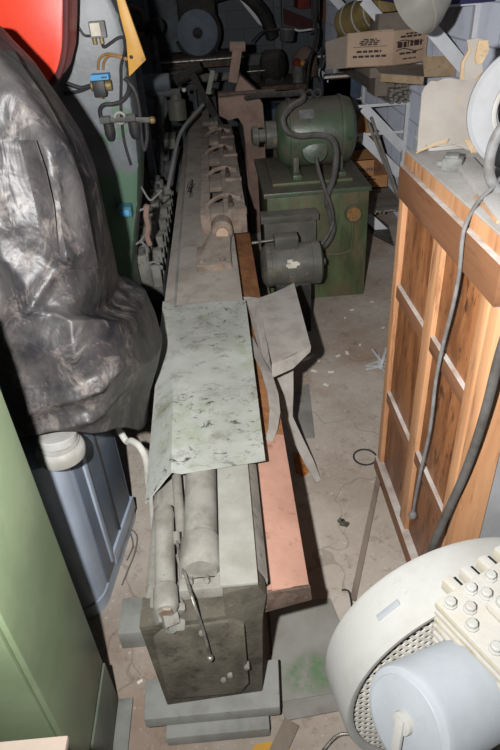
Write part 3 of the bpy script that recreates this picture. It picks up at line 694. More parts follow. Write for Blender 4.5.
# yellow roll and grey box behind the printed carton
ra, rb = at(341, 30, X=1.12), at(378, 8, X=1.3)
yr = thing('wrapped_roll', 'yellow roll in cloudy plastic wrap behind the printed carton', 'roll', (1.2, 6.0, ZU+.02))
qa, qb = at(344, 24, Y=5.9), at(392, 4, Y=5.35)
Lr_ = (qb-qa).length
B().lathe(qa, qb-qa, [(0, .07), (.02, .12), (.1, .135), (Lr_*.7, .13), (Lr_-.02, .12), (Lr_, .09)], 28).go('roll', 'insul', yr)
for i in range(3): B().torus(qa.lerp(qb, .2+.25*i), qb-qa, .134, .006, 28, 6).go('plastic_band', 'clear_shard', yr)
gbx = thing('carton', 'grey carton with hand slot on top behind the printed carton', 'box', (1.28, 5.5, 1.24))
g0, g1 = at(379, 15, Y=4.98), at(420, 34, Y=4.98)
B().box(g0.x, 1.5, 4.98, 5.25, ZU+.045, g0.z, .003).go('carton_body', 'card_grey', gbx)
B().box(g0.x+.1, g0.x+.25, 4.974, 4.98, g0.z-.085, g0.z-.045, 0).go('hand_slot', 'ink', gbx)
# bowl shaped shade under the ceiling on the right
bw = at(424, 2, Y=3.0)
sh = thing('lamp_shade', 'grey metal bowl shaped lamp shade hanging at the top right', 'lamp', (bw.x, bw.y, 1.6))
ax = Vector((.82, .3, .48)).normalized(); o_ = at(413, 4, Y=2.95)
B().lathe(o_, ax, [(0, .135), (.004, .14), (.05, .135), (.12, .105), (.17, .06), (.19, .03), (.188, .02), (.165, .055), (.115, .1), (.05, .13), (.006, .134), (0, .135)], 40, False).go('shade', 'greymetal', sh)
top = o_+ax*.18; B().cyl(top, top+ax*.08, .03).go('socket', 'darkgrey', sh)
B().tube([top+ax*.07, top+Vector((.1, .03, .3)), (top.x+.1, top.y+.03, 2.999)], .008).go('cord', 'hose_black', sh)
#@@CABINET
XF = .585; Y0, Y1 = 1.135, 1.93; ZTOP = 1.345
cab = thing('panelled_cabinet', 'tall dusty oak cabinet with recessed panels on the right', 'cabinet', (.9, 1.5, 0))
B().box(XF+.03, XF+.5, Y0+.029, Y1, .02, ZTOP-.005, .003).go('carcass', 'oak_panel', cab)
S = lambda y0_, y1_, z0_, z1_, nm, m_, d=.0, th=.03: B().box(XF-d, XF+th, y0_, y1_, z0_, z1_, .003).go(nm, m_, cab)
S(Y1-.045, Y1, .03, 1.25, 'stile', 'oak_frame'); S(Y0+.036, Y0+.082, .03, 1.25, 'stile', 'oak_frame'); ym = 1.545
S(ym-.04, ym+.03, .03, 1.25, 'stile', 'oak_frame', -.002)
S(Y0-.003, Y1+.003, 1.245, ZTOP, 'top_rail', 'oak_rail', .008)
S(Y0-.003, Y1+.003, 0, .07, 'bottom_rail', 'oak_rail', .012)
for (a_, b_), pp_ in (((ym+.03, Y1-.045), ((400, 292), (389, 398))), ((Y0+.082, ym-.04), ((432, 341), (414, 451)))):
    for q_ in pp_:
        z_ = at(*q_, X=XF).z; S(a_, b_, z_-.05, z_, 'rail', 'oak_rail', -.003)
for a_, b_ in ((ym+.03, Y1-.045), (Y0+.082, ym-.04)):
    S(a_-.01, b_+.01, .07, 1.25, 'panel', 'oak_panel', -.018, .03)
tp = B().box(XF+.012, XF+.5, Y0-.012, Y1+.01, ZTOP, ZTOP+.045, .004).go('top', 'dust_top', cab); tp['label'] = 'grey dust-covered top board'
B().box(XF+.008, XF+.014, Y0-.014, Y1+.01, ZTOP+.001, ZTOP+.04, .001).go('top_edge', 'oak_frame', tp)
B().box(XF+.002, XF+.085, Y0-.012, Y0+.029, .01, 1.244, .003).go('corner_post', 'oak_frame', cab)
B().box(XF+.085, XF+.5, Y0-.004, Y0+.02, .01, ZTOP-.01, .003).go('end_panel', 'pale_ring', cab)
ZK = ZTOP+.046
# things on the cabinet top
lp = at(452, 170, Z=ZK)
jb_ = thing('junction_box', 'lumpy galvanised box lying on the dusty cabinet top', 'box', (lp.x, lp.y, ZK))
B().obox((lp.x+.0, lp.y, ZK+.019), (.058, .046, .038), -.5, 0, 0, .009).go('body', 'lump', jb_)
B().obox((lp.x-.004, lp.y, ZK+.04), (.04, .036, .012), -.5, .1, 0, .005).go('lid', 'lump', jb_)
B().cyl((lp.x-.04, lp.y+.01, ZK+.018), (lp.x-.024, lp.y+.0, ZK+.018), .009).go('gland', 'lump', jb_)
b = B(); p, q_ = at(462, 160, Z=ZK+.01), at(500, 205, Z=ZK+.01)
b.bar(p, q_+(q_-p)*.3, .06, .018); tag(b.go('board', 'dust_top'), 'dusty board lying beside the lumpy box on the cabinet top', 'board')
b = B(); p, q_ = at(480, 196, Z=ZK+.005), at(503, 222, Z=ZK+.005)
b.bar(p, q_, .03, .008); tag(b.go('wood_offcut', 'oak_frame'), 'small bare wood offcut at the right end of the cabinet top', 'offcut')
# large torn carton standing on the cabinet
k0, k1 = at(414, 154, Z=ZK), at(476, 146, Z=ZK)
yb0 = k0.y
Pk = lambda x, y, Y=None: at(x, y, Y=yb0 if Y is None else Y)
tc = thing('torn_carton', 'large dust-covered torn cardboard carton standing on the cabinet', 'box', ((k0.x+k1.x)/2, yb0+.12, ZK))
def Pl(x, y):
    t = (152-y)/70.0; return at(x, y, Y=yb0+.11*t)
fr_rows = []
for y_, xa_, xb_ in ((153, 416, 474), (146, 417, 482), (130, 418, 490), (110, 420, 492), (95, 421, 490), (88, 424, 488), (83, 430, 482), (80, 440, 470)):
    fr_rows.append([Pl(xa_+(xb_-xa_)*k/8, y_-(11*math.sin(math.pi*k/8) if y_ == 153 else 0)*.9)+Vector((0, 0, .004*math.sin(k*1.3+y_))) for k in range(9)])
B().sheet(fr_rows, .006).go('front_panel', 'card_dusty', tc)
B().sheet([[Pk(416, 153), Pk(430, 147), Pk(447, 142)], [Pk(418, 151)+Vector((0, -.004, .002)), Pk(431, 145)+Vector((0, -.004, .003)), Pk(448, 139)+Vector((0, -.004, .003))]], .003).go('torn_edge', 'card_edge', tc)
B().prism([Pk(464, 139, yb0-.02), Pk(474, 141, yb0-.02), Pk(481, 165, yb0-.05), Pk(476, 162, yb0-.05)], (0, .005, 0)).go('torn_flap', 'card_edge', tc)
B().box(k0.x+.05, k1.x+.06, yb0+.012, yb0+.17, ZK, ZK+.018, .006).go('inner_tray', 'dust_top', tc)
# torn cardboard behind
tb = thing('torn_cardboard', 'ragged torn piece of cardboard sticking up behind the large carton', 'cardboard', (.9, 2.35, ZK))
yq = yb0+.125; Pq = lambda x, y: at(x, y, Y=yq)
random.seed(5)
B().prism([Pq(459, 90), Pq(461, 62), Pq(468, 50), Pq(467, 40), Pq(477, 38), Pq(489, 41), Pq(488, 52), Pq(482, 60), Pq(484, 90)], (.0, .006, 0)).go('sheet', 'card_dusty', tb)
B().prism([Pq(459, 84), Pq(461, 62), Pq(468, 50), Pq(467, 42), Pq(470, 50), Pq(464, 62), Pq(463, 76), Pq(466, 84)], (0, -.006, 0)).go('torn_edge', 'card_edge', tb)
B().prism([Pq(474, 58), Pq(478, 40), Pq(487, 40), Pq(488, 50), Pq(481, 63), Pq(476, 64)], (0, -.01, 0)).go('torn_edge', 'card_edge', tb)
B().prism([Pq(467, 88), Pq(482, 72), Pq(484, 74), Pq(470, 90)], (0, -.008, 0)).go('torn_edge', 'card_edge', tb)
B().box(Pq(462, 85).x, Pq(480, 85).x, yq, yq+.02, ZK, Pq(470, 88).z, .002).go('lower_flap', 'card_dusty', tb)
# big ring and curved tube leaning at the far right
yw = 1.62
wc = at(528, 108, Y=yw)
rg = thing('flanged_ring', 'large pale grey ring leaning on the carton at the right edge', 'ring', (wc.x, yw, ZK))
rad = (at(470, 110, Y=yw)-wc).length
B().lathe(wc, (-.25, -1, .1), [(0, rad*.5), (0, rad-.012), (.012, rad), (.03, rad), (.038, rad-.01), (.038, rad*.62), (.02, rad*.56), (.02, rad*.5), (0, rad*.5)], 56, False).go('ring', 'pale_ring', rg)
B().torus(wc+Vector((-.01, -.03, 0)), (-.25, -1, .1), rad*.56, .008, 40, 8).go('inner_rim', 'dust_top', rg)
B().cyl((wc.x, yw, ZK), (wc.x+.0, yw+.01, wc.z-rad*.7), .03).go('foot', 'pale_ring', rg)
yt = 1.42
tag(B().tube([at(x, y, Y=yt) for x, y in ((512, 118), (502, 128), (493, 145), (489, 165), (491, 180), (500, 192), (512, 196))], .013, 12).go('curved_tube', 'cable_grey'), 'pale bent tube curving over the right end of the cabinet top', 'tube')
# cables hanging down the cabinet front
xcab = XF-.018
pts = [at(503, 176, Z=ZK+.05), at(490, 190, Z=ZK+.03), at(478, 202, Z=ZK+.012), at(466, 224, X=XF-.012), at(462, 243, X=XF-.02)]
pts += [at(x, y, X=xcab) for x, y in ((459, 275), (452, 310), (443, 345), (436, 380), (432, 415), (428, 440), (421, 470), (415, 500), (413, 514))]
pc_ = thing('power_cable', 'grey power cable hanging down the oak cabinet front to its plug', 'cable', (xcab, 1.4, .15))
B().tube(pts, .0052, 10).go('cord', 'cable_grey', pc_)
e = pts[-1]; B().lathe(e+Vector((0, 0, .012)), (0, .1, -1), [(0, .006), (.008, .012), (.022, .015), (.03, .012), (.034, .004)], 14).go('plug', 'cable_grey', pc_)
pts = [at(x, y, Y=Y) for x, y, Y in ((506, 335, 1.07), (497, 365, 1.07), (487, 405, 1.08), (475, 445, 1.09), (462, 480, 1.1), (446, 515, 1.11), (432, 548, 1.115), (424, 575, 1.12))]
pts.append(Vector((pts[-1].x-.02, 1.1, .02)))
pts = [Vector((.98, 1.3, ZK+.014)), Vector((.9, 1.16, ZK+.014)), Vector((.82, 1.09, ZK-.01)), at(520, 298, Y=1.07)]+pts
tag(B().tube(pts, .0115, 12).go('hose', 'hose_dark'), 'thick dark hose hanging down past the near corner of the oak cabinet', 'hose')
#@@COMPRESSOR
G = Vector((.454, .647, .594)); az, ti, r, th_ = .18, .057, .30, .134
n = Vector((math.sin(az)*math.cos(ti), -math.cos(az)*math.cos(ti), math.sin(ti))); u = n.cross(Vector((0, 0, 1))).normalized(); u = -u if u.x < 0 else u; v = Vector((0, 0, 1)); v = (v-n*v.dot(n)).normalized()
cp = thing('air_compressor', 'dusty white air compressor with round mesh belt guard at lower right', 'compressor', (.55, .55, 0))
bg = B().lathe(G, -n, [(.004, r-.018), (0, r-.012), (.0, r-.004), (.01, r), (th_-.015, r), (th_-.004, r-.004), (th_, r-.016), (th_, .02), (th_-.003, .02), (th_-.004, r-.02), (.01, r-.012), (.004, r-.018)], 96, False).go('belt_guard', 'whitemach', cp)
# slot hatch on the guard rim
def rimp(x, y):
    # nearest point of guard rim surface under that line of sight
    best = None
    for i in range(720):
        a = math.radians(i/2)
        for k in range(14):
            p = G+(u*math.cos(a)+v*math.sin(a))*(r+.0015)-n*(th_*k/13)
            d = RM.transposed() @ (p-CAM); e = (250+F*d.x/-d.z-x)**2+(375-F*d.y/-d.z-y)**2
            if e < 40 and (best is None or -d.z < best[1]) : best = (p, -d.z)
    return best[0]
s0, s1 = rimp(371, 619), rimp(393, 603)
B().bar(s0, s1, .014, .004, (s0-G).normalized(), .002).go('rim_slot', 'canister', bg)
# perforated mesh disc: strips of a lattice
b = B(); ro, ri = r-.014, .10
N = 34
for fam in (0, 1):
    ang = math.radians(35 if fam else -35)
    e = u*math.cos(ang)+v*math.sin(ang); f = n.cross(e)
    for i in range(-N, N+1):
        off = i*.0155
        if abs(off) >= ro: continue
        h = math.sqrt(ro*ro-off*off)
        b.bar(G+f*off-e*h-n*(.012+.002*fam), G+f*off+e*h-n*(.012+.002*fam), .0062, .002, n, 0)
mo_ = b.go('mesh', 'mesh', bg); mo_['label'] = 'perforated steel mesh'
b = B(); b.torus(G-n*.008, n, r-.016, .005, 80, 8); b.go('mesh_rim', 'whitemach', bg)
B().lathe(G-n*.08, n, [(0, .23), (.02, .235), (.03, .22), (.035, .05)], 48).go('pulley', 'darkgrey', bg)
# crankcase and finned head: block turned towards the aisle
def fr(c, du, dn, dv): return G+u*du+n*dn+v*dv
def blk(b, u0, u1, n0, n1, v0, v1, bev=.006):
    return b.hexa([fr(0, *q) for q in ((u0, n0, v0), (u1, n0, v0), (u1, n1, v0), (u0, n1, v0), (u0, n0, v1), (u1, n0, v1), (u1, n1, v1), (u0, n1, v1))], bev)
b = B(); blk(b, -.09, .26, .03, .10, -.24, .13, .02); b.go('crankcase', 'whitemach', cp)
ZHT = .94
h0 = at(434, 603, Z=ZHT); hA = (at(500, 562, Z=ZHT)-h0).normalized(); hB = Vector((hA.y, -hA.x, 0))
def hp_(a, b_, z): return h0+hA*a+hB*b_+Vector((0, 0, z-ZHT))
def hbk(b, a0, a1, b0_, b1_, z0, z1, bev=.004):
    return b.hexa([hp_(a0, b0_, z0), hp_(a1, b0_, z0), hp_(a1, b1_, z0), hp_(a0, b1_, z0), hp_(a0, b0_, z1), hp_(a1, b0_, z1), hp_(a1, b1_, z1), hp_(a0, b1_, z1)], bev)
hd = B()
for k in range(6):
    z = ZHT-.155+k*.024; hbk(hd, .004+.002*(5-k), .30, .0, .19, z, z+.011, .004)
hbk(hd, .03, .28, .025, .17, ZHT-.3, ZHT-.008, .01)
hd = hd.go('finned_cylinder', 'yellowed', cp)
hp = hbk(B(), .0, .31, .0, .20, ZHT-.012, ZHT+.006, .006).go('head_plate', 'yellowed', cp)
hbk(B(), .06, .30, .055, .2, ZHT+.006, ZHT+.03, .012).go('valve_cover', 'yellowed', hp)
hbk(B(), .10, .28, .09, .19, ZHT+.03, ZHT+.05, .03).go('upper_cover', 'yellowed', hp)
for a_, b_ in ((.018, .02), (.018, .07), (.02, .12), (.02, .17), (.07, .018), (.12, .018), (.17, .018), (.22, .018), (.04, .045), (.085, .04), (.04, .15)):
    B().lathe(hp_(a_, b_, ZHT+.006), (0, 0, 1), [(0, .012), (.004, .012), (.005, .0095), (.013, .0095), (.015, .007)], 8).go('bolt', 'whitemach', hp)
for a_, b_ in ((.08, .075), (.08, .17), (.2, .075), (.14, .075)):
    B().lathe(hp_(a_, b_, ZHT+.03), (0, 0, 1), [(0, .011), (.009, .011), (.012, .008)], 8).go('bolt', 'whitemach', hp)
for k in range(4): hbk(B(), .05+k*.045, .07+k*.045, -.03, .004, ZHT-.03, ZHT-.002, .003).go('cooling_fin', 'yellowed', hp)
# intake filter canister, pointing towards the near left
e0 = at(405, 722, Y=.455); d0 = -(RM.transposed() @ (e0-CAM)).z
e1 = CAM+RM @ Vector(((472-250)/F, (375-689)/F, -1))*(d0+.10)
dirc = (e1-e0).normalized(); Lc = (e1-e0).length; rc = 54*d0/F
cn = B().lathe(e0, dirc, [(0, rc-.014), (.004, rc-.004), (.012, rc), (Lc-.012, rc), (Lc-.008, rc+.002), (Lc, rc+.002)], 56).go('filter_canister', 'canister', cp)
B().lathe(e0-dirc*.002, dirc, [(0, .03), (.0, rc-.016), (.006, rc-.012)], 48).go('end_cap', 'canister', cn)
B().lathe(e0-dirc*.012, dirc, [(0, .010), (.002, .018), (.012, .02)], 20).go('hub', 'whitemach', cn)
o1 = dirc.orthogonal().normalized(); 
dn = (Vector((0, 0, -1))-dirc*Vector((0, 0, -1)).dot(dirc)).normalized(); dn = (dn+dirc.cross(dn)*-.3).normalized()
B().bar(e0-dirc*.012-dn*.01, e0-dirc*.012+dn*.07, .016, .008, dirc, .002).go('clip', 'whitemach', cn)
B().lathe(e0+dirc*(Lc+.001), dirc, [(0, rc-.004), (.006, rc-.004)], 48).go('gasket', 'hose_black', cn)
B().lathe(e0+dirc*(Lc+.008), dirc, [(0, rc-.006), (.01, rc-.006), (.025, .05), (.05, .04)], 40).go('intake_neck', 'yellowed', cn)
# tank with feet below
ta, tb2 = Vector((.27, .50, .19)), Vector((1.0, .63, .19)); tax = (tb2-ta).normalized()
B().lathe(ta, tax, [(0, .02), (.015, .07), (.05, .115), (.1, .13), (.66, .13), (.71, .1), (.74, .02)], 40).go('air_tank', 'slab', cp)
b = B(); blk(b, -.1, .32, -.12, .16, -.31, -.24, .006); b.go('mounting_plate', 'slab', cp)
for d0 in (.14, .58):
    B().obox(ta+tax*d0+Vector((0, 0, -.13)), (.03, .26, .12), math.atan2(tax.y, tax.x)).go('foot', 'slab', cp)
#@@LEFT
# green cabinet at the left
gcb = thing('steel_cabinet', 'green painted steel cabinet filling the lower left corner', 'cabinet', (-.8, .8, 0))
GX = -.478
def lean(z): return (1.35-z)*0.0
B().box(-1.1, GX, .672, .982, .235, 1.42, .006).go('body', 'greencab', gcb)
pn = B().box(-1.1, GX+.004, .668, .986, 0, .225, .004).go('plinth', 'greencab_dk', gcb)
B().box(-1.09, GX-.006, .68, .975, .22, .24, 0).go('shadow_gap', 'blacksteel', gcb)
B().box(GX+.004, GX+.05, .70, .986, 0, .012, .002).go('base_flange', 'slab', gcb)
dr = B().box(-1.08, GX-.012, .66, .674, .27, 1.40, .005).go('door', 'greencab', gcb)
B().box(-1.02, -1.0, .64, .662, .8, .92, .004).go('handle', 'bright_rod', dr)
# pale bench corner at the bottom left
zb_ = .80
p = at(68, 735, Z=zb_)
bn = thing('small_table', 'pale pink topped small table at the bottom left corner', 'table', (p.x-.2, p.y-.15, 0))
B().box(p.x-.42, p.x, p.y-.32, p.y, zb_-.02, zb_, .003).go('tabletop', 'pinkboard', bn)
for sx in (p.x-.40, p.x-.05):
    for sy in (p.y-.30, p.y-.05): B().box(sx, sx+.03, sy, sy+.03, 0, zb_-.02, .003).go('leg', 'blacksteel', bn)
# blue grey machine base with rounded corner
bb = thing('blue_grey_cabinet', 'blue-grey rounded machine cabinet beneath the black plastic sheet', 'cabinet', (-.8, 1.55, 0))
bx, by0, by1, bz = -.535, 1.315, 1.80, .735
rc_ = .09; ring = []
for k in range(9):
    a = -math.pi/2+math.pi/2*k/8; ring.append((bx-rc_+rc_*math.cos(a), by0+rc_+rc_*math.sin(a)))
ring += [(bx, by1), (-1.15, by1), (-1.15, by0)]
b = B(); b.loops([[(x, y, z) for x, y in ring] for z in (.055, .06, bz-.006, bz)]); b.go('body', 'bluebox', bb)
B().loops([[(x+(.006 if x > -.7 else 0), y-(.004 if y < 1.5 else 0), z) for x, y in ring] for z in (0, .05, .06)]).go('skirt', 'bluebox', bb)
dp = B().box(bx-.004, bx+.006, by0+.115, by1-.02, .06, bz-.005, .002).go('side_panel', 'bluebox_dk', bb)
B().box(bx, bx+.014, by0+.175, by0+.2, .1, bz, .004).go('trim_strip', 'bluebox', dp)
B().box(bx, bx+.012, by0+.305, by0+.31, .07, bz, .001).go('seam', 'blacksteel', dp)
B().box(bx, bx+.016, by0+.2, by1, .06, .13, .003).go('side_rail', 'bluebox', dp)
bb.rotation_euler = (0, 0, -.15)
ce = at(63, 456, Z=bz); ce.z = bz
eb = thing('pipe_elbow', 'pale round pipe collar on the blue-grey cabinet under the plastic', 'pipe', ce)
B().lathe(ce, (0, 0, 1), [(.001, .062), (.004, .068), (.03, .072), (.042, .068), (.05, .06), (.06, .06)], 32).go('collar', 'pale_tube', eb)
B().cyl(ce+Vector((0, 0, .058)), ce+Vector((-.0, .004, .085)), .058, seg=32).go('stub', 'pale_tube', eb)
pts = [at(124, 438, Y=1.72), at(132, 441, Y=1.68), at(140, 447, Y=1.64), at(146, 460, Y=1.62), at(148, 480, Y=1.62)]
pts = [Vector((bx+.02, 1.77, .66))]+pts+[Vector((pts[-1].x, 1.6, .25)), Vector((pts[-1].x-.02, 1.58, .012))]
tag(B().tube(pts, .0125, 10).go('hose', 'cream_hose'), 'cream white hose bending down between blue-grey cabinet and machine bed', 'hose')
# black plastic sheet over the covered machine
def interp(tab, z):
    for (a, va), (b_, vb) in zip(tab, tab[1:]):
        if a >= z >= b_:
            t = (a-z)/(a-b_); return va+(vb-va)*t
    return tab[0][1] if z > tab[0][0] else tab[-1][1]
def pz(x, y, Y): q_ = at(x, y, Y=Y); return (q_.z, q_.x)
YP = 1.62
right = [pz(8, 32, YP), pz(35, 62, YP), pz(60, 98, YP), pz(82, 132, YP), pz(95, 165, YP), pz(105, 210, YP), pz(117, 268, YP), pz(124, 281, YP), pz(145, 289, YP), pz(155, 312, YP), pz(163, 340, YP), pz(158, 365, YP), pz(150, 392, YP), pz(152, 416, YP)]
zbot = at(152, 417, Y=1.82).z
zfr = at(85, 431, Y=1.31).z
left = [(1.9, -1.2), (1.25, -1.15), (1.2, -.74), (1.0, -.74), (.8, -.74), (.6, -.74)]
front = [(1.9, 1.62), (1.7, 1.50), (1.45, 1.44), (1.2, 1.38), (1.05, 1.33), (.9, 1.31), (.75, 1.30), (.6, 1.31)]
ztop = right[0][0]
target = [(-40, -30), (0, 24), (35, 62), (60, 98), (82, 132), (95, 165), (105, 210), (114, 255), (118, 276), (124, 281), (145, 289), (155, 312), (163, 340), (158, 365), (150, 392), (152, 416), (153, 500)]
def tx(y):
    for (xa, ya_), (xb, yb_) in zip([(x, y_) for x, y_ in target], [(x, y_) for x, y_ in target][1:]):
        if ya_ <= y <= yb_: return xa+(xb-xa)*(y-ya_)/max(yb_-ya_, 1e-6)
    return target[-1][0]
RT = RM.transposed()
def pix(p):
    d = RT @ (Vector(p)-CAM); return 250+F*d.x/-d.z, 375-F*d.y/-d.z
def frontpt(x, y): return at(x, y, Y=1.40)
ridges = [((36, 120), (60, 262), .020, .03), ((60, 262), (122, 284), .022, .03), ((60, 262), (8, 330), .022, .022), ((28, 395), (100, 372), .022, .022), ((100, 372), (148, 352), .02, .02), ((34, 418), (90, 402), .018, .016), ((95, 402), (146, 396), .018, .016), ((120, 290), (150, 330), .02, .016), ((80, 140), (88, 250), .022, .018), ((15, 60), (40, 190), .02, .02), ((60, 262), (78, 340), .025, .012)]
ridges = [(frontpt(*a), frontpt(*b_), w_, h_) for a, b_, w_, h_ in ridges]
steps = [([frontpt(*q_) for q_ in ((2, 40), (22, 62), (45, 95), (68, 140), (84, 190), (93, 240))], .028, .4), ([frontpt(*q_) for q_ in ((40, 150), (52, 200), (58, 262))], .02, .08)]
rows = []; NU, NV = 260, 170; xr_cur = None
for i in range(NV+1):
    tv = i/NV; row = []
    z0_ = ztop+(zbot-ztop)*tv
    xr_ = interp(right, z0_) if xr_cur is None else xr_cur
    def ring(xr_):
        out = []
        for j in range(NU):
            a = 2*math.pi*j/NU; ca_, sa = math.cos(a), math.sin(a)
            wf = max(0, -sa)**.8; zb = zbot+(zfr-zbot)*wf+.006*math.sin(7*a)
            z = ztop+(zb-ztop)*tv
            xl_, yf_ = interp(left, z), interp(front, z); ym_ = interp([(3, YP), (1.2, YP), (1.0, 1.9), (.8, 1.92), (.6, 1.82), (.4, 1.82)], z); yb_ = max(2.05, ym_+.15); e_ = .62
            sx = math.copysign(abs(ca_)**e_, ca_); sy = math.copysign(abs(sa)**e_, sa)
            x = (xr_+xl_)/2+(xr_-xl_)/2*sx; y = ym_+(ym_-yf_)*sy if sy < 0 else ym_+(yb_-ym_)*sy
            out.append((x, y, z, sx, sy))
        return out
    for _ in range(8):
        R_ = ring(xr_); ex = max(pix(q_[:3])[0]-tx(pix(q_[:3])[1]) for q_ in R_ if q_[3] > .2)
        xr_ -= ex/300.0
    for x, y, z, sx, sy in ring(xr_):
        q_ = Vector((x*2.2, y*2.2, z*1.1))
        f1 = noise.noise(q_*1.7+Vector((3, 1, 2))); f2 = abs(noise.noise(Vector((x*6+z*4, y*5, z*4-x*3)))); f3 = abs(noise.noise(Vector((x*10-z*8, y*9, z*8+x*4))))
        dlt = .03*f1+.028*(.2-f2)+.012*(.2-f3)
        if sy < .2:
            for a, b_, w_, h_ in ridges:
                ab = Vector((b_.x-a.x, b_.z-a.z)); ap = Vector((x-a.x, z-a.z)); t = max(0, min(1, ap.dot(ab)/ab.length_squared))
                d2 = (ap-ab*t).length; dlt += h_*math.exp(-(d2/w_)**1.5)*1.2
            for ln_, dp_, wd_ in steps:
                for a, b_ in zip(ln_, ln_[1:]):
                    if b_.z <= z <= a.z:
                        xl_n = a.x+(b_.x-a.x)*(z-a.z)/(b_.z-a.z)
                        if x > xl_n: dlt -= dp_*max(0, 1-max(0, x-xl_n)/wd_)
        lim = max(0, min(1, (.97-sx)/.25)) if sx > .5 else 1
        row.append((x+dlt*lim*sx*.5, y+dlt*sy*(.25+.75*lim), z))
    rows.append(row)
# domed closing rings at the top
c_ = Vector((sum(p[0] for p in rows[0])/NU, sum(p[1] for p in rows[0])/NU, ztop))
caps = []
for k in (.05, .35, .6, .8, .93):
    caps.append([tuple(c_+(Vector(p)-c_)*k+Vector((0, 0, .01*(1-k*k)))) for p in rows[0]])
sheet_ = B().loops(caps+rows, cap=False).go('plastic_sheet', 'plastic', None, 60)
tag(sheet_, 'creased black plastic sheet draped over a hidden machine on the left', 'plastic sheet')
from mathutils.bvhtree import BVHTree
vv = [Vector(p) for r_ in rows for p in r_]
ff = [(i*NU+j, i*NU+(j+1) % NU, (i+1)*NU+(j+1) % NU, (i+1)*NU+j) for i in range(NV) for j in range(NU)]
tree = BVHTree.FromPolygons(vv, ff)
def on_sheet(x, y, lift):
    d = (RM @ Vector(((x-250)/F, (375-y)/F, -1))).normalized(); h = tree.ray_cast(CAM, d)
    return None if h[0] is None else h[0]-d*lift
def layer(edge, xl, n, m_, lift):
    g = []
    for k in range(n+1):
        t = k/n*(len(edge)-1); i = min(int(t), len(edge)-2); f = t-i
        ex, ey = edge[i][0]+(edge[i+1][0]-edge[i][0])*f, edge[i][1]+(edge[i+1][1]-edge[i][1])*f
        row = [on_sheet(xl(ey, ex)+(ex-xl(ey, ex))*j/m_, ey, .004+lift*(j/m_)**2*(1-(k/n)**4*.95)) for j in range(m_+1)]
        if all(q_ is not None for q_ in row): g.append(row)
    return g
g_ = layer([(14, 52), (24, 70), (44, 98), (66, 138), (82, 185), (92, 238), (98, 268)], lambda y, e: max(-40, e-70), 50, 24, .06)
b = B(); b.sheet(g_, -.003); ul = b.go('upper_layer', 'plastic', sheet_)
g_ = layer([(36, 140), (46, 170), (54, 205), (60, 262)], lambda y, e: e-26, 30, 14, .05)
b = B(); b.sheet(g_, -.003); b.go('upper_fold', 'plastic', sheet_)
so = sheet_.modifiers.new('thickness', 'SOLIDIFY'); so.thickness = .003; so.offset = -1
# grey column machine behind
YC = 2.75
pc2 = thing('press_column', 'grey and green column of a press behind the black plastic', 'machine', (-.6, 3.0, 0))
Pc = lambda x, y: at(x, y, Y=YC)
def col_mat():
    t = NT('chipped_grey_green_column')
    c = t.mix(t.ramp(t.noise(6), .4, .62), (108, 113, 117), (90, 94, 96))
    sp = t.n('ShaderNodeSeparateXYZ'); t.l(t.co, sp.inputs[0])
    g = t.math('ADD', t.ramp(sp.outputs['Z'], 1.65, 1.1), t.math('MULTIPLY', t.math('SUBTRACT', t.noise(5, 6, .6), .5), 3.6))
    c = t.mix(t.ramp(g, .75, .8), c, (74, 100, 82))
    c = t.mix(t.ramp(t.noise(12, 8, .7), .62, .68), c, (96, 120, 104))
    c = t.mix(t.ramp(t.noise(30, 8, .7), .66, .7), c, (140, 140, 136))
    t.bump(t.noise(20), .2, .005); return t.done(c, .42, 0, .45)
M['column'] = col_mat()
poly = [(-1.0, YC, 2.3), (Pc(104, 0).x, YC, 2.3), Pc(108, -10), Pc(119, 15), Pc(124, 35), Pc(127, 70), Pc(131, 100), Pc(136, 125), Pc(139, 165), Pc(138, 205), Pc(134, 240), Pc(131, 285)]
fbot = Pc(131, 285); poly += [(fbot.x+.02, YC, 0), (-1.0, YC, 0)]
cm = B().prism(poly, (0, .32, 0), .03).go('column', 'column', pc2)
# rear frame edge and post right of column
pp = at(150, 75, Y=3.3)
tag(B().box(at(141, 120, Y=4.75).x, at(148, 120, Y=4.75).x, 4.75, 4.82, 0, 1.62, .004).go('frame_post', 'bluegreymach'), 'upright grey frame post just right of the press column', 'post')
# red and yellow guards
rgd = [at(-30, -20, Y=2.35), at(64, -20, Y=2.35), at(64, 20, Y=2.35), at(63, 50, Y=2.35), at(58, 72, Y=2.35), at(50, 84, Y=2.35), at(30, 80, Y=2.35), at(-30, 40, Y=2.35)]
rg_ = thing('red_guard', 'bright red curved machine guard at the top left', 'guard', (-.7, 2.4, 1.5))
B().prism(rgd, (0, .26, 0), .01).go('shell', 'red', rg_)
b = B(); b.tube([p+Vector((.005, .005, 0)) for p in rgd[1:6]], .012, 8); b.go('edge_trim', 'maroon', rg_)
B().box(-.95, -.75, 2.61, YC+.02, 1.75, 1.9, .005).go('mount', 'blacksteel', rg_)
ygd = [at(112, -20, Y=2.72), at(118, -20, Y=2.72), at(146, 60, Y=2.72), at(129, 77, Y=2.72), at(126, 40, Y=2.72), at(120, 16, Y=2.72)]
yg = thing('yellow_guard', 'yellow pointed guard plate beside the press column', 'guard', (-.35, 2.72, 1.5))
B().prism(ygd, (0, .028, 0), .003).go('plate', 'yellow', yg)
B().cyl(at(131, 57, Y=2.715), at(131, 57, Y=2.70), .007).go('screw', 'blacksteel', yg)
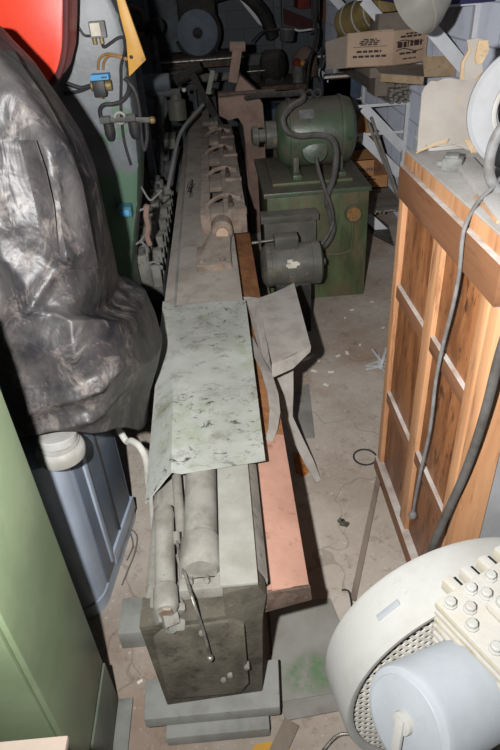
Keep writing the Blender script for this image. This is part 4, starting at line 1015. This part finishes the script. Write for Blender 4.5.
# electrics on the column
YE = YC-.001
def face(x, y, off=0): return at(x, y, Y=YE-off)
tb_ = thing('terminal_box', 'small grey box with a white label on the press column', 'box', face(98, 30))
a, b2 = face(92, 38), face(105, 20)
B().box(a.x, b2.x, YE-.035, YE, a.z, b2.z, .004).go('case', 'cable_grey', tb_)
B().box(a.x+.006, b2.x-.02, YE-.038, YE-.033, a.z+.008, b2.z-.006, 0).go('label', 'white_label', tb_)
for dx in (.012, .04): B().cyl((a.x+dx, YE-.02, a.z+.004), (a.x+dx, YE-.02, a.z-.022), .009).go('gland', 'brass', tb_)
sv = thing('solenoid_valve', 'solenoid valve with a blue label on the press column', 'valve', face(100, 85))
a, b2 = face(93, 79), face(110, 72)
B().box(a.x, b2.x, YE-.06, YE, a.z, b2.z, .003).go('blue_label', 'bluelabel', sv)
B().box(b2.x-.03, b2.x-.008, YE-.0625, YE-.059, a.z+.008, b2.z-.008, 0).go('stamp', 'palegreen', sv)
a, b2 = face(97, 95), face(106, 78)
B().box(a.x, b2.x, YE-.07, YE-.01, a.z, b2.z, .005).go('coil', 'hose_black', sv)
B().cyl(face(91, 86, .03), face(112, 85, .03), .021).go('body', 'brass', sv)
B().cyl(face(101, 95, .045), face(101, 98, .045), .012).go('nut', 'brass', sv)
def wire(label, pts, r_=.006, m_='hose_black', name='wire', cat='wire', off=.012):
    return tag(B().tube([at(x, y, Y=YE-off-(p[0] if p else 0)) for x, y, *p in pts], r_, 8).go(name, m_), label, cat)
wire('pair of yellowish wires arching above the blue solenoid valve', [(98, 70), (99, 60), (106, 54), (116, 55), (128, 59)], .005, 'amber')
wire('inner yellowish wire arching above the blue solenoid valve', [(103, 70), (104, 62), (109, 56), (118, 57), (127, 60)], .005, 'amber')
wire('black wire curving from the labelled box to the column edge', [(102, 42), (104, 47), (112, 42), (118, 38), (124, 37)], .006)
wire('twin black pipes running left from the solenoid valve', [(90, 86), (82, 88), (74, 86), (66, 83)], .009)
wire('lower black pipe running left from the solenoid valve', [(90, 87), (80, 91), (70, 93), (64, 94)], .007)
wire('black wire above the labelled box beside the red guard', [(68, 14), (74, 20), (79, 28), (84, 35), (90, 36)], .005)
wire('black hose looping below the solenoid valve', [(101, 118), (100, 110), (104, 105), (114, 104), (122, 101), (128, 93), (129, 83), (124, 78)], .009)
wire('dark cable running down the right edge of the press column', [(124, 36), (125, 50), (121, 66), (121, 82), (121, 110), (124, 140), (131, 165)], .006)
wire('black cable right of the column hanging to the pipes behind', [(128, 82), (135, 92), (139, 110), (141, 135), (144, 150), (147, 138), (146, 120)], .009)
ar_ = thing('air_regulator', 'pair of small air filter regulators on the press column', 'regulator', face(118, 125))
for x, y, rr_ in ((108, 128, .022), (133, 126, .024)):
    B().lathe(face(x, y-6, .03), (0, 0, -1), [(0, .012), (.005, rr_), (.05, rr_), (.07, rr_*.75), (.078, .01)], 18).go('bowl', 'hose_black', ar_)
    B().box(face(x, y).x-.022, face(x, y).x+.022, YE-.055, YE-.005, face(x, y-7).z, face(x, y-13).z, .005).go('head', 'darkgrey', ar_)
B().torus(face(120, 118, .03), (0, -1, 0), .022, .006, 24, 8).go('ring', 'pale_tube', ar_)
B().cyl(face(104, 120, .03), face(152, 120, .03), .011).go('manifold_pipe', 'darkgrey', ar_)
B().ball(face(152, 120, .03), .016).go('tap', 'brass', ar_)
tl_ = thing('switch_box', 'teal blue switch box low on the press column', 'box', face(126, 207))
a, b2 = face(121, 213), face(132, 202)
B().box(a.x, b2.x, YE-.07, YE, a.z, b2.z, .005).go('case', 'teal', tl_)
B().box(a.x+.01, b2.x-.01, YE-.074, YE-.069, a.z+.01, b2.z-.012, .002).go('cover', 'bluelabel', tl_)
# loose cable coils and valves between column and bed
YL = 2.9
def loopw(label, pts, r_, m_, Y=YL): return tag(B().tube([at(x, y, Y=Y) for x, y in pts], r_, 8).go('wire', m_), label, 'wire')
loopw('grey wire loop hanging in the gap left of the bed', [(146, 208), (134, 214), (128, 228), (130, 242), (138, 243), (146, 232), (148, 218), (144, 206)], .006, 'cable_grey')
loopw('thin pale wire sagging across the gap left of the bed', [(137, 180), (143, 190), (150, 200), (156, 196), (162, 190)], .005, 'cable_grey')
loopw('dull red rubber strap hanging in the gap left of the bed', [(147, 205), (146, 216), (148, 226), (147, 236), (150, 245)], .014, 'redcast')
loopw('pale wire dropping behind the black plastic', [(140, 240), (146, 248), (148, 262), (154, 262), (160, 264)], .006, 'cable_grey')
vm = thing('valve_block', 'grey bank of pipes and valves along the left side of the bed', 'valve', (-.5, 3.4, 0))
B().box(-.60, -.40, 3.1, 4.7, 0, .42, .01).go('base_block', 'darkgrey', vm)
b = B()
random.seed(11)
for i in range(9):
    y = 3.15+i*.17; zt_ = .58+.09*random.random()
    B().cyl((-.50, y, .41), (-.50, y, zt_), .05, seg=12).go('valve_body', 'grey_cast', vm)
    B().cyl((-.50, y, zt_), (-.50, y, zt_+.03), .03, seg=8).go('valve_cap', 'darkgrey', vm)
    B().cyl((-.50, y, .53), (-.385, y, .53), .018, seg=10).go('pipe', 'cable_grey', vm)
    B().box(-.45, -.40, y-.03, y+.03, .42, .55+.02*(i % 3), .006).go('bracket', 'grey_cast', vm)
vm2 = at(160, 200, Z=.5)
# bent conduit in front of far machinery
tag(B().tube([at(168, 188, Y=4.3), at(172, 168, Y=4.5), at(178, 140, Y=4.9), at(184, 127, Y=5.1), at(192, 117, Y=5.3), at(203, 105, Y=5.5)], .014, 10).go('conduit', 'pale_ring'), 'bent pale conduit rising along the left of the far bed', 'conduit')
#@@BACK
# pump unit behind the press column
pu = thing('pump_unit', 'dark grey pump with round cover and valves beyond the press column', 'pump', (-.75, 5.6, 0))
yk = 5.5; K = lambda x, y, Y=yk: at(x, y, Y=Y)
B().box(K(142, 150).x, K(178, 150).x, yk+.1, 6.3, 0, K(150, 170).z, .01).go('plinth', 'darkgrey', pu)
B().box(K(146, 150).x, K(162, 150).x, yk+.12, 6.2, K(150, 172).z, K(150, 95).z, .03).go('housing', 'bluegreymach', pu)
B().lathe(K(150, 108)+Vector((0, .13, 0)), (0, -1, 0), [(0, .15), (.06, .15), (.09, .12), (.1, .05)], 28).go('round_cover', 'bluegreymach', pu)
B().cyl(K(139, 84), K(170, 82), .07).go('cylinder', 'bluegreymach', pu)
B().cyl(K(160, 96), K(160, 172), .035).go('riser_pipe', 'darkgrey', pu)
B().lathe(K(177, 108), (0, 0, 1), [(-.1, .05), (-.09, .08), (.06, .08), (.07, .05), (.11, .05), (.12, .02)], 18).go('filter_bowl', 'darkmotor', pu)
B().cyl(K(150, 94), K(180, 92), .03).go('cross_pipe', 'darkgrey', pu)
B().ball(K(184, 90), .018).go('indicator', 'white_label', pu)
B().box(K(152, 150).x, K(176, 150).x, yk, yk+.3, K(160, 150).z, K(160, 140).z, .01).go('valve_block', 'grey_cast', pu)
for x in (150, 158, 166): B().cyl(K(x, 150), K(x, 160), .03).go('valve', 'darkgrey', pu)
tag(B().cyl(at(175, 82, Y=6.2), at(201, 66, Y=6.2), .05).go('black_pipe', 'blacksteel'), 'thick black pipe slanting below the cross beam', 'pipe')
tag(B().bar(at(192, 74, Y=6.0), Vector((.05, 6.0, .62)), .06, .05, (0, 1, 0)).go('diagonal_strut', 'blacksteel'), 'dark diagonal strut under the cross beam', 'strut')
# cross beam carrying the grinding disc
yb2 = 7.3; zl, zr_ = at(145, 62, Y=yb2), at(240, 60, Y=yb2)
wbn = thing('steel_bench', 'dark steel bench across the back carrying the grinding disc', 'bench', ((zl.x+zr_.x)/2, yb2+.3, 0))
zt2 = zl.z
B().box(-1.0, .35, yb2, yb2+.75, zt2-.10, zt2, .006).go('top', 'rust_edge', wbn)
B().cyl((-1.0, yb2-.03, zt2-.02), (.35, yb2-.03, zt2-.02), .02).go('front_rail', 'bright_rod', wbn)
B().cyl((-1.0, yb2, zt2-.2), (.3, yb2, zt2-.2), .045).go('lower_pipe', 'grey_cast', wbn)
for x in (-.95, .25):
    for y in (yb2+.05, yb2+.65): B().box(x, x+.07, y, y+.07, 0, zt2-.1, .004).go('leg', 'blacksteel', wbn)
gd = at(199, 47, Y=yb2+.2); gr_ = thing('disc_grinder', 'grinding machine with a large grey disc at the back', 'grinder', (gd.x, yb2+.35, zt2))
rD = (at(219, 47, Y=yb2+.2)-gd).length
gd.z = zt2+rD*.92+.02
B().lathe(gd, (0, -1, 0), [(0, rD*.6), (0, rD-.01), (.008, rD), (.03, rD), (.036, rD-.01), (.036, .0)], 48).go('disc', 'disc', gr_)
B().lathe(gd+Vector((0, -.036, 0)), (0, -1, 0), [(0, .055), (.02, .05), (.03, .02)], 20).go('hub', 'blacksteel', gr_)
b = B(); b.torus(gd+Vector((0, .02, 0)), (0, -1, 0), rD+.02, .02, 40, 8, 0, math.pi*1.15, (-1, 0, -.3)); b.go('disc_guard', 'blacksteel', gr_)
hz = at(200, 8, Y=yb2+.35)
B().box(gd.x-.2, gd.x+.22, yb2+.26, yb2+.55, zt2, hz.z+.14, .05).go('head', 'blacksteel', gr_)
for x in (194, 205): B().cyl(at(x, 15, Y=yb2+.27), at(x, 15, Y=yb2+.235), .036).go('cap', 'redcast', gr_)
B().cyl(at(199, 23, Y=yb2+.27), at(199, 23, Y=yb2+.23), .032).go('cap', 'redcast', gr_)
B().tube([(gd.x+.2, yb2+.4, hz.z+.1), (gd.x+.5, yb2+.4, hz.z+.12), (gd.x+.75, yb2+.45, hz.z-.1), (gd.x+.85, yb2+.5, zt2+.1)], .07, 12).go('arm', 'blacksteel', gr_)
b = B(); b.bar(at(183, 9, Y=yb2+.3), at(183, 22, Y=yb2+.3), .03, .03, (0, 1, 0)); b.cyl(at(183, 15, Y=yb2+.3), at(188, 15, Y=yb2+.3), .012); b.go('handle', 'blacksteel', gr_)
# tall cupboard behind the bench and wall fittings
tag(B().box(at(154, 20, Y=8.4).x, at(189, 20, Y=8.4).x, 8.4, 8.85, 0, 2.3, .01).go('tall_locker', 'bluegreymach'), 'tall grey locker standing at the back left of the disc', 'locker')
cl_ = thing('clamp_stand', 'dark stand with clamp knob at the back beside the yellow guard', 'stand', (-.8, 7.0, 0))
a = at(152, 28, Y=7.0)
B().box(at(131, 30, Y=7.2).x, at(151, 30, Y=7.2).x, 7.15, 7.25, 0, 2.2, .01).go('panel', 'bluegreymach', cl_)
B().cyl(at(138, 27, Y=7.0), at(160, 25, Y=7.0), .04).go('clamp_bar', 'blacksteel', cl_)
B().cyl(at(157, 26, Y=6.9), at(157, 26, Y=7.1), .075).go('knob', 'blacksteel', cl_)
B().cyl((a.x, 7.1, 0), (a.x, 7.1, a.z+.05), .03).go('rod', 'cable_grey', cl_)
B().torus(at(132, 22, Y=7.05), (0, -1, .2), .14, .025, 24, 8).go('hoop', 'redcast', cl_)
wb = thing('shelf_bracket', 'white angled bracket high on the far back wall', 'bracket', (.5, 8.8, 1.4))
p, q_ = at(240, -6, Y=8.3), at(262, 22, Y=8.3)
B().bar(p, q_, .09, .02, (0, 1, 0)).go('brace', 'white_paint', wb)
B().box(q_.x-.02, q_.x+.02, 8.3, 8.919, q_.z-.04, q_.z, .003).go('arm', 'white_paint', wb)
tag(B().box(at(274, 10, Y=8.5).x, at(281, 10, Y=8.5).x, 8.5, 8.56, 0, 2.3, .004).go('upright', 'bluegreymach'), 'grey upright post at the back below the maroon board', 'post')
# back workbench pile right of the saddle
yp = 7.3; Kp = lambda x, y, Y=yp: at(x, y, Y=Y)
zt3 = Kp(290, 84).z
wk = thing('workbench', 'wooden workbench along the back right heaped with machine parts', 'bench', (.95, yp+.3, 0))
B().box(.42, 1.04, yp-.05, yp+.8, zt3-.05, zt3, .005).go('top', 'rust_edge', wk)
for x in (.45, .95):
    for y in (yp, yp+.7): B().box(x, x+.07, y, y+.07, 0, zt3-.05, .004).go('leg', 'oak_rail', wk)
B().box(.45, 1.0, yp+.3, yp+.7, .12, .5, .01).go('lower_box', 'darkblue', wk)
random.seed(21)
def lump(label, name, x, y, parts, cat, Y=yp+.25):
    c = at(x, y, Y=Y); t = thing(name, label, cat, (c.x, Y, zt3)); return t, c
t, c = lump('dark round motor on the back workbench, left of the white tin', 'bench_motor', 272, 58, None, 'motor')
B().lathe((c.x-.14, yp+.25, zt3+.17), (1, -.3, 0), [(0, .06), (.02, .13), (.06, .165), (.24, .165), (.28, .12), (.3, .05)], 28).go('motor_body', 'blacksteel', t)
B().box(c.x-.1, c.x+.12, yp+.1, yp+.36, zt3, zt3+.06, .006).go('foot', 'blacksteel', t)
B().cyl((c.x-.02, yp+.06, zt3+.2), (c.x-.02, yp+.12, zt3+.2), .04).go('cap', 'redcast', t)
c2_ = at(254, 62, Y=yp+.3)
t = thing('bench_vise', 'dark lumpy vise at the left end of the back workbench', 'vise', (c2_.x, yp+.3, zt3))
B().box(c2_.x-.06, c2_.x+.06, yp+.18, yp+.45, zt3, zt3+.1, .02).go('base', 'blacksteel', t)
B().box(c2_.x-.08, c2_.x+.08, yp+.1, yp+.5, zt3+.1, zt3+.2, .02).go('body', 'blacksteel', t)
B().box(c2_.x-.1, c2_.x+.1, yp+.16, yp+.22, zt3+.18, zt3+.3, .01).go('jaw', 'darkgrey', t)
B().box(c2_.x-.1, c2_.x+.1, yp+.26, yp+.34, zt3+.18, zt3+.3, .01).go('jaw', 'darkgrey', t)
B().cyl((c2_.x-.1, yp+.06, zt3+.15), (c2_.x+.1, yp+.06, zt3+.15), .01).go('handle', 'bright_rod', t)
ct = at(298, 58, Y=yp+.1)
t = thing('tin_can', 'white topped tin with red and yellow bits on the back workbench', 'tin', (ct.x, yp+.1, zt3))
B().lathe((ct.x, yp+.1, zt3), (0, 0, 1), [(0, .06), (.16, .06), (.165, .063), (.17, .058)], 24).go('tin', 'cable_grey', t)
B().ball((ct.x+.05, yp+.08, zt3+.19), .035).go('yellow_cap', 'yellow', t)
B().ball((ct.x-.02, yp+.08, zt3+.2), .045).go('red_cap', 'red_dull', t)
t, c = lump('rust brown housing on the back workbench behind the tin', 'gear_housing', 305, 50, None, 'housing', yp+.45)
B().lathe((c.x, yp+.5, zt3), (0, 0, 1), [(0, .15), (.05, .16), (.2, .15), (.28, .09), (.32, .03)], 24).go('housing', 'redcast', t)
B().cyl((c.x, yp+.34, zt3+.14), (c.x, yp+.4, zt3+.14), .06).go('bearing_cap', 'blacksteel', t)
cL = at(287, 35, Y=yp-.1)
t = thing('hand_lamp', 'white and dark green cup lamp hung above the back workbench', 'lamp', cL)
B().lathe(cL, (.1, 0, 1), [(-.06, .06), (-.05, .075), (.05, .08), (.055, .07)], 24).go('cup', 'darkgrey', t)
B().lathe(cL+Vector((.0, -.01, .05)), (.1, 0, 1), [(0, .08), (.02, .082), (.022, .0)], 24).go('lid', 'cable_grey', t)
B().tube([cL+Vector((-.08, 0, .06)), at(262, 32, Y=yp-.05), at(252, 42, Y=yp)], .01).go('arm', 'blacksteel', t)
B().tube([cL+Vector((.08, 0, .05)), cL+Vector((.14, .0, .03)), cL+Vector((.3, 0, .035)), at(310, 34, Y=8.0)], .01, 8, 3).go('support_wire', 'white_paint', t)
# dangling black cables
for lab, ps in (('left black cable dangling in front of the back workbench', [(312, 0), (315, 22), (317, 36), (312, 52), (304, 68), (306, 84)]), ('middle black cable dangling in front of the back workbench', [(317, -5), (316, 20), (314, 45), (308, 70), (307, 100)]), ('right black cable loop dangling beside the far shelf bracket', [(316, 36), (322, 48), (321, 62), (317, 72), (320, 82)])):
    tag(B().tube([Vector((at(*ps[0], Y=6.6).x, 6.6, 2.999))]+[at(x, y, Y=6.6) for x, y in ps], .012, 8).go('cable', 'hose_black'), lab, 'cable')
# maroon panel, box and red bits on back wall shelf
tag(B().prism([at(283, 8, Y=8.89), at(313, 20, Y=8.89), at(313, 32, Y=8.89), at(284, 24, Y=8.89)], (0, .03, 0)).go('maroon_board', 'maroon'), 'dark maroon board hanging on the back wall', 'board')
tag(B().box(at(298, 5, Y=8.5).x, at(310, 5, Y=8.5).x, 8.5, 8.919, at(300, 9, Y=8.5).z, at(300, -4, Y=8.5).z, .01).go('red_can', 'red_dull'), 'dull red can at the top of the back wall', 'can')
tag(B().prism([at(318, 22, Y=8.89), at(332, 22, Y=8.89), at(328, -4, Y=8.89), at(323, -4, Y=8.89)], (0, .028, 0)).go('wood_board', 'oak_rail'), 'brown wooden board standing at the back right corner', 'board')
cs = at(333, 32, Y=7.0)
tag(B().lathe((1.385, 6.7, ZU+.172), (0, 0, 1), [(0, .1), (.05, .13), (.2, .12), (.28, .07), (.3, .02)], 20).go('dusty_jug', 'insul'), 'dusty rounded jug on the far upper shelf behind the yellow roll', 'jug')
tag(B().box(1.14, 1.46, YA+1.5, YA+1.85, ZL+.001, ZL+.2, .006).go('storage_box', 'darkblue'), 'blue storage box on the far lower shelf past the motor', 'box')
# --------------------------------------------------- FLOOR THINGS
fp = at(302, 655, Z=.0)
pl_ = [at(268, 602, Z=.012), at(330, 598, Z=.012), at(347, 640, Z=.012), at(352, 690, Z=.012), at(277, 702, Z=.012)]
o = tag(B().prism(pl_, (0, 0, -.0105), .001).go('floor_plate', 'plate'), 'grey steel plate with a green paint stain on the floor by the trough', 'plate')
mp, ps = M['_stain']; rel = ps-o.location; mp.inputs['Location'].default_value = (-rel.x*9, -rel.y*13, 0)
tag(B().prism([at(x, y, Z=.008) for x, y in ((277, 700), (352, 690), (362, 706), (287, 720))], (0, 0, -.0065), .001).go('floor_plate', 'floorplate'), 'narrow grey plate lying in front of the green-stained plate', 'plate')
a, b2 = at(296, 722, Z=.006), at(278, 752, Z=.006)
tag(B().bar(at(292, 722, Z=.006), at(276, 756, Z=.006), .05, .01).go('plank', 'plank'), 'short dusty plank at the bottom edge beside the base plates', 'plank')
tag(B().bar(at(379, 476, Z=.008), at(353, 600, Z=.008), .022, .012).go('steel_strip', 'plank'), 'long flat steel strip on the floor below the oak cabinet', 'strip')
tag(B().torus(at(365, 457, Z=.006), (0, 0, 1), .052, .004, 40, 8).go('wire_ring', 'hose_black'), 'thin dark wire ring on the floor beside the oak cabinet', 'ring')
tag(B().tube([at(342, 590, Z=.006), at(349, 592, Z=.02), at(352, 612, Z=.02), at(350, 622, Z=.006)], .003, 6).go('wire', 'hose_black'), 'short bent black wire at the corner of the stained plate', 'wire')
tag(B().tube([at(x, y, Z=z) for x, y, z in ((322, 752, .03), (332, 740, .03), (342, 734, .03), (356, 735, .03), (372, 737, .03))], .005, 8, 3).go('bent_rod', 'bright_rod'), 'bright bent wire handle on the floor at bottom right', 'rod')
tag(B().prism([at(x, y, Z=.004) for x, y in ((290, 388), (309, 384), (315, 438), (300, 438))], (0, 0, -.0025)).go('plastic_bag', 'floorplate'), 'flat dusty clear plastic piece on the floor near the leaning strip', 'plastic')
b = B()
random.seed(4)
for k in range(14):
    a_ = random.uniform(0, 6.28); c = at(383, 366, Z=.02); b.bar(c+Vector((random.uniform(-.03, .03), random.uniform(-.05, .05), 0)), c+Vector((.1*math.cos(a_), .13*math.sin(a_), random.uniform(-.016, .05))), .015, .002, (0, 0, 1), 0)
tag(b.go('plastic_shard', 'clear_shard'), 'crumpled shiny clear plastic on the floor against the oak cabinet', 'plastic')
tag(B().prism([at(x, y, Z=.005) for x, y in ((293, 452), (301, 453), (310, 470), (304, 476), (296, 472))], (0, 0, -.004)).go('orange_scrap', 'leaf'), 'orange-brown scrap on the floor beside the trough', 'scrap')
b = B()
for k in range(6): b.obox(at(344+random.uniform(-5, 5), 523+random.uniform(-3, 4), Z=.008), (.02, .014, .014), random.random()*3, 0, 0, .003)
tag(b.go('dark_clod', 'end_dark'), 'small dark clod of dirt in the middle of the aisle floor', 'dirt')
sc = B().obox((0, 0, .002), (.03, .016, .003), .4, 0, 0, 0).go('paper_scrap', 'paper'); tag(sc, 'tiny white scrap on the aisle floor', 'scrap', 'white scraps on the aisle floor')
first = True
for x, y in ((338, 356), (331, 372), (314, 371), (383, 328), (352, 310), (347, 353), (326, 385), (360, 345), (308, 428), (318, 360), (342, 520), (140, 682), (372, 302), (345, 318)):
    o = sc if first else dup(sc, (0, 0, 0)); first = False; p = at(x, y, Z=.0005); o.location = (p.x, p.y, .0005); o.rotation_euler = (0, 0, random.random()*3); s_ = random.uniform(.5, 1.1); o.scale = (s_, s_, 1)
tag(B().tube([at(x, y, Z=.004) for x, y in ((127, 560), (133, 545), (130, 530), (137, 536), (135, 552), (128, 570), (122, 585))], .003, 6).go('wire', 'hose_dark'), 'thin tangled wire on the floor right of the blue-grey cabinet', 'wire')
b = B(); tag(B().prism([at(x, y, Z=.004) for x, y in ((254, 745), (286, 738), (292, 756), (250, 760))], (0, 0, -.0025)).go('yellow_paper', 'yellow'), 'yellow scrap of paper at the bottom edge under the base plates', 'scrap')
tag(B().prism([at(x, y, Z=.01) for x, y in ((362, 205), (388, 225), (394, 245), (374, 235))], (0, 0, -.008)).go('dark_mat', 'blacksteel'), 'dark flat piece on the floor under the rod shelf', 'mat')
# ------------------------------------------------------------------ light, camera
cd = bpy.data.cameras.new('camera'); co = bpy.data.objects.new('camera', cd); COL.objects.link(co)
co.matrix_world = Matrix.Translation(CAM) @ RM.to_4x4(); cd.sensor_fit = 'VERTICAL'; cd.sensor_height = 36; cd.lens = F/750*36; cd.clip_start = .02
bpy.context.scene.camera = co
fl = bpy.data.lights.new('camera_flash', 'SPOT'); fl.energy = 335; fl.shadow_soft_size = .02; fl.color = (1, .99, .98)
fl.spot_size = math.radians(160); fl.spot_blend = 1.0
fo = bpy.data.objects.new('camera_flash', fl); COL.objects.link(fo); fo.location = CAM+RM @ Vector((-.19, .05, .0))
aim = at(310, 110, Y=4.0)-fo.location; fo.rotation_euler = aim.to_track_quat('-Z', 'Y').to_euler()
w = bpy.data.worlds.new('world'); bpy.context.scene.world = w; w.use_nodes = True
w.node_tree.nodes['Background'].inputs[0].default_value = (.5, .55, .6, 1); w.node_tree.nodes['Background'].inputs[1].default_value = .012
vs = bpy.context.scene.view_settings; vs.view_transform = 'Standard'; vs.look = 'None'; vs.gamma = 1; vs.exposure = 0; vs.use_curve_mapping = False
